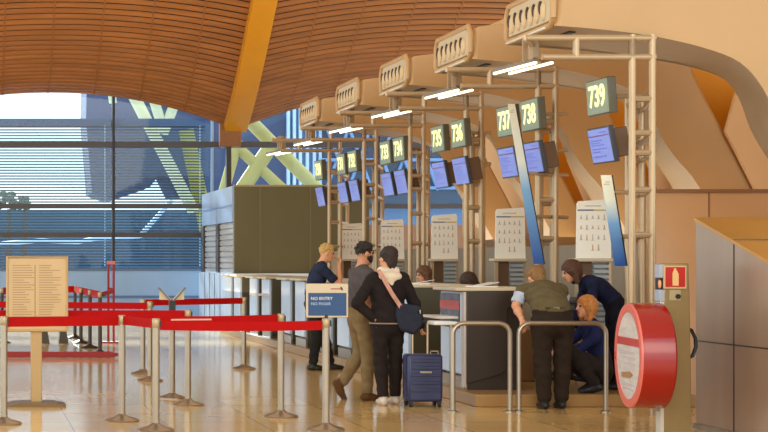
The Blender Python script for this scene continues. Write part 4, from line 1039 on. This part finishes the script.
Hd = Body(); nk = Jw['neck']; Hd.cone(nk + (-.075, -.02, .03), nk + (.075, -.02, .03), .045, .045, 'c', k=.04); Hd.cone(nk + (-.09, -.085, -.03), nk + (.09, -.085, -.03), .040, .040, 'c', k=.05); Hd.cone(nk + (0, -.10, -.05), nk + (0, -.115, -.13), .055, .030, 'c', (1, 0, 0), .7, k=.05)
Hd.cone(nk + (-.085, -.02, .03), nk + (-.06, .08, .0), .03, .022, 'c', k=.04); Hd.cone(nk + (.085, -.02, .03), nk + (.06, .08, .0), .03, .022, 'c', k=.04)
v_, q_ = Hd.mesh(.0085); np_obj('hood', v_*sw, q_, fab('cream_hood', (226, 206, 178), .06), wm)
hm = [(.205*math.cos(a)*1.0, .160*math.sin(a), .905) for a in [2*math.pi*i/24 for i in range(25)]]
MB().tube([tuple(np.array(q)*sw) for q in hm], .008, 6).build('hem_band', fab('hem_tan', (156, 128, 106)), wm)
# shoulder bag
bgl = thing('shoulder_bag', 'dark slate shoulder bag with a pink strap worn across the black jacket', 'bag', (p.x + .19, p.y - .10, .80))
def bp(x, y, z): return (x - .19, y + .10, z - .80)
bagm = MB().prism([(-.13, .30), (.12, .26), (.14, .06), (.05, -.05), (-.10, .0), (-.15, .15)], -.09, .03).build('pouch', fab('slate_bag', (44, 46, 58)), bgl, bevel=.03)
st_ = [bp(-.115, .02, 1.452), bp(-.125, -.12, 1.43), bp(-.08, -.175, 1.33), bp(-.01, -.185, 1.20), bp(.07, -.185, 1.08), bp(.12, -.18, 1.0)]
sm = MB()
L_, R_ = [], []
for q in st_: L_.append((q[0] - .018, q[1] - .004, q[2] - .012)); R_.append((q[0] + .018, q[1] - .004, q[2] + .012))
sm.grid([L_, R_]); sm.grid([[(a, b + .006, c) for a, b, c in L_], [(a, b + .006, c) for a, b, c in R_]]); sm.build('strap', fab('pink_strap', (196, 142, 122)), bgl)
MB().box(.08, .11, -.30 + .21, -.28 + .21, .18, .22).build('buckle', M_STEEL, bgl)
# suitcase
scx, scy = at(422.5, 0, 16.95).x, 16.95
su = thing('suitcase', 'navy hard-shell cabin suitcase on four wheels with its handle pulled up', 'suitcase', (scx, scy, 0))
MB().box(-.185, .185, -.12, .12, .055, .555).build('shell', M_NAVYC, su, bevel=.028)
for z in (.16, .24, .32, .40, .47): MB().box(-.150, .150, -.128, -.115, z, z + .035).build('rib', M_NAVYC, su, bevel=.006)
MB().box(-.188, .188, -.006, .006, .055, .558).build('zip_band', mat('zip_grey', (92, 92, 112), .5), su)
MB().box(-.06, .06, -.134, -.12, .36, .38).build('badge', M_STEEL, su)
for x in (-.085, .075): MB().tube([(x, .08, .55), (x, .08, .885)], .011, 8).build('handle_tube', mat('handle_steel', (206, 180, 140), .3, metal=.5), su)
MB().tube([(-.095, .08, .89), (.085, .08, .89)], .016, 8).build('grip', M_BLACK, su)
MB().tube([(.08, -.02, .555), (.08, -.02, .585), (.16, -.02, .585), (.16, -.02, .555)], .010, 8).build('top_handle', M_STEEL, su)
for x in (-.15, .15):
    for y in (-.09, .09):
        wl = MB().tube([(x - .016, y, .028), (x + .016, y, .028)], .028, 12).build('wheel', M_BLACK, su); MB().box(x - .022, x + .022, y - .02, y + .02, .04, .065).build('fork', M_BLACK, wl)

# ---- man in olive vest leaning over the rail (back to us)
p = fl(554, 408.9)
J = spine(.93, (0, .05, .945), headlean=1.02, curve=(.55, 1.05, 1.2), shw=.21)
sd = J['shL']
J.update(elL=(-.29, .34, 1.06), wrL=(-.31, .08, .935), elR=(.26, .50, 1.10), wrR=(.16, .64, .98), anL=(-.10, .0, .085), anR=(.09, .05, .085), kneeL=(-.105, .04, .51), kneeR=(.105, .06, .51), hipL=(-.11, .05, .88), hipR=(.11, .05, .88))
vm, W, Jv, Bv, (V2, Q2, N2, tg2), Fm = person('fair-haired man in olive vest bending forward at the rail, back turned', p, R(-2), J, 1.0, 'short', dict(shirt=fab('olive_vest', (98, 84, 56)), pants=fab('brown_black_trousers', (48, 36, 26)), shoe=M_BLACK),
       hair='full', hairm=HR('hair_sandy', (146, 104, 58)), hl=(-.25, 1, -.65), hu=(0, .65, 1), wide=1.22, legw=1.2, handd=((.1, -.35, -.75), None), hside=((1, 0.2, 0), None), curl=(.7, .4))
# pale sleeves and belt buckle strap
fc = V2[Q2].mean(1); slv = np.zeros(len(Q2), bool)
for s_, e_ in ((Jv['shL'], Jv['elL']), (Jv['shR'], Jv['elR'])):
    ax = e_ - s_; tt = (fc - s_) @ ax / ax.dot(ax); dist = np.linalg.norm(fc - s_ - np.clip(tt, 0, 1)[:, None]*ax, axis=1); slv |= (tt > .24) & (dist < .085) & (tg2 == 'shirt')
shell('sleeve', V2, Q2, N2, slv & (fc[:, 0] < 0), .013, fab('pale_sleeve', (186, 192, 206), .06), vm); shell('sleeve', V2, Q2, N2, slv & (fc[:, 0] > 0), .013, fab('pale_sleeve', (186, 192, 206), .06), vm)
pv, wv_ = Jv['pelvis'], Jv['waist']; c_ = pv*.30 + wv_*.70
MB().box(-.10, .09, c_[1] - .150, c_[1] - .125, c_[2] + .01, c_[2] + .03).build('back_strap', fab('vest_strap', (74, 64, 44)), vm); MB().box(-.02, .04, c_[1] - .156, c_[1] - .15, c_[2] + .005, c_[2] + .035).build('strap_buckle', M_STEEL, vm)

# ---- standing woman in navy sweater leaning over (faces left)
pz = .13
J = spine(.86, (0, 0, .91), headlean=.98, curve=(.5, 1.0, 1.15), shw=.175)
J.update(elL=(-.19, .33, .95), wrL=(-.13, .40, .71), elR=(.19, .36, .95), wrR=(.12, .46, .71), anL=(-.09, -.02, .085), anR=(.09, .04, .085), kneeL=(-.09, .03, .48), kneeR=(.09, .06, .48))
person('brown-haired woman in navy sweater standing bent over behind the crouching woman', (at(617, 0, 17.6).x, 17.6, pz), R(84), J, .95, 'long', dict(shirt=fab('navy_sweater', (28, 32, 58)), pants=fab('navy_trousers', (26, 24, 34))), fem=True,
       hair='bob', hairm=HR('hair_brown', (88, 52, 30)), hl=(0, 1, -.42), hu=(0, .42, 1), curl=(.5, .5), handd=(None, None))
# ---- crouching blond woman (faces left)
J = spine(.26, (0, -.10, .27), headlean=.22, shw=.17)
J.update(elL=(-.21, .06, .60), wrL=(-.16, .26, .46), elR=(.2, .1, .60), wrR=(.14, .30, .48), hipL=(-.10, -.08, .26), hipR=(.10, -.08, .26), kneeL=(-.15, .27, .44), kneeR=(.15, .25, .36), anL=(-.13, .02, .10), anR=(.13, -.06, .12))
person('blond woman in navy crouching low behind the hoop rail', (at(592, 0, 17.2).x, 17.2, pz), R(92), J, .97, 'long', dict(shirt=fab('navy_jumper', (32, 38, 78)), pants=fab('dark_slacks', (44, 36, 34))), fem=True,
       hair='bob', hairm=HR('hair_orange_blond', (206, 132, 62)), hl=(-.1, 1, -.1), curl=(.5, .5), footd=((0, 1, -.15), (0, 1, -.35)))
# ---- two seated agents behind the counters
def seated(lean, hlean):
    J = spine(lean, (0, 0, .56), headlean=hlean, shw=.175)
    J.update(hipL=(-.09, .02, .53), hipR=(.09, .02, .53), kneeL=(-.11, .44, .52), kneeR=(.11, .44, .52), anL=(-.11, .40, .085), anR=(.11, .40, .085), elL=(-.23, .16, .86), wrL=(-.14, .38, .88), elR=(.23, .16, .86), wrR=(.14, .38, .88)); return J
AG = [((at(429, 0, 22.75).x, 22.75, pz), R(96), seated(.12, .1), 'seated agent with brown hair and coral scarf behind the olive counter, only the head showing', 'hair_chestnut', (110, 72, 46), fab('coral_top', (206, 116, 80)), (-.1, 1, -.1)),
      ((at(493, 0, 20.5).x, 20.5, pz), R(60), seated(.42, .75), 'seated agent with dark brown hair bowed over the nearest counter', 'hair_dark_bowed', (64, 40, 24), fab('dark_uniform', (46, 38, 36)), (0, 1, -.8))]
for loc, yw, J, l_, hn_, hc_, top, hl in AG:
    person(l_, loc, yw, J, .97, 'long', dict(shirt=top, pants=fab('dark_slacks', (44, 36, 34))), fem=True, hair='bob', hairm=HR(hn_, hc_), hl=hl, hu=(0, .2 if hl[2] > -.5 else .8, 1))
# ---- office chairs
def make_chair():
    t = thing('office_chair', '', 'chair', (0, 0, 0), group='office chairs behind the desks')
    g_ = fab('grey_upholstery', (92, 86, 80))
    MB().box(-.23, .23, -.22, .22, .41, .48).build('seat', g_, t, bevel=.03)
    b = MB().box(-.21, .21, -.27, -.23, .55, 1.00).build('backrest', g_, t, bevel=.02)
    for k in range(5): MB().box(-.215, .215, -.29, -.20, .56 + .09*k, .63 + .09*k).build('back_pad', g_, b, bevel=.025)
    MB().box(-.03, .03, -.26, -.22, .43, .6).build('back_stem', M_BLACK, t)
    MB().tube([(0, 0, .09), (0, 0, .42)], .028, 10).build('gas_column', M_BLACK, t)
    for i in range(5):
        a = 2*math.pi*i/5; x, y = .27*math.cos(a), .27*math.sin(a)
        l = MB().tube([(0, 0, .10), (x, y, .075)], [.026, .018], 8).build('base_leg', M_BLACK, t); MB().ell((x, y, .03), (.03, .03, .03), 10, 7).build('caster', M_BLACK, l)
    return t
ch = make_chair(); ch.location = (at(571, 0, 17.95).x, 17.95, pz); ch.rotation_euler = (0, 0, R(150)); ch['label'] = 'grey padded office chair between the vest man and the bent woman'
dup(ch, (AG[0][0][0], AG[0][0][1], pz), 'grey office chair under the agent with the coral scarf', (0, 0, R(96))); dup(ch, (AG[1][0][0], AG[1][0][1], pz), 'grey office chair under the bowed dark-haired agent', (0, 0, R(60)))
bpy.context.view_layer.update()
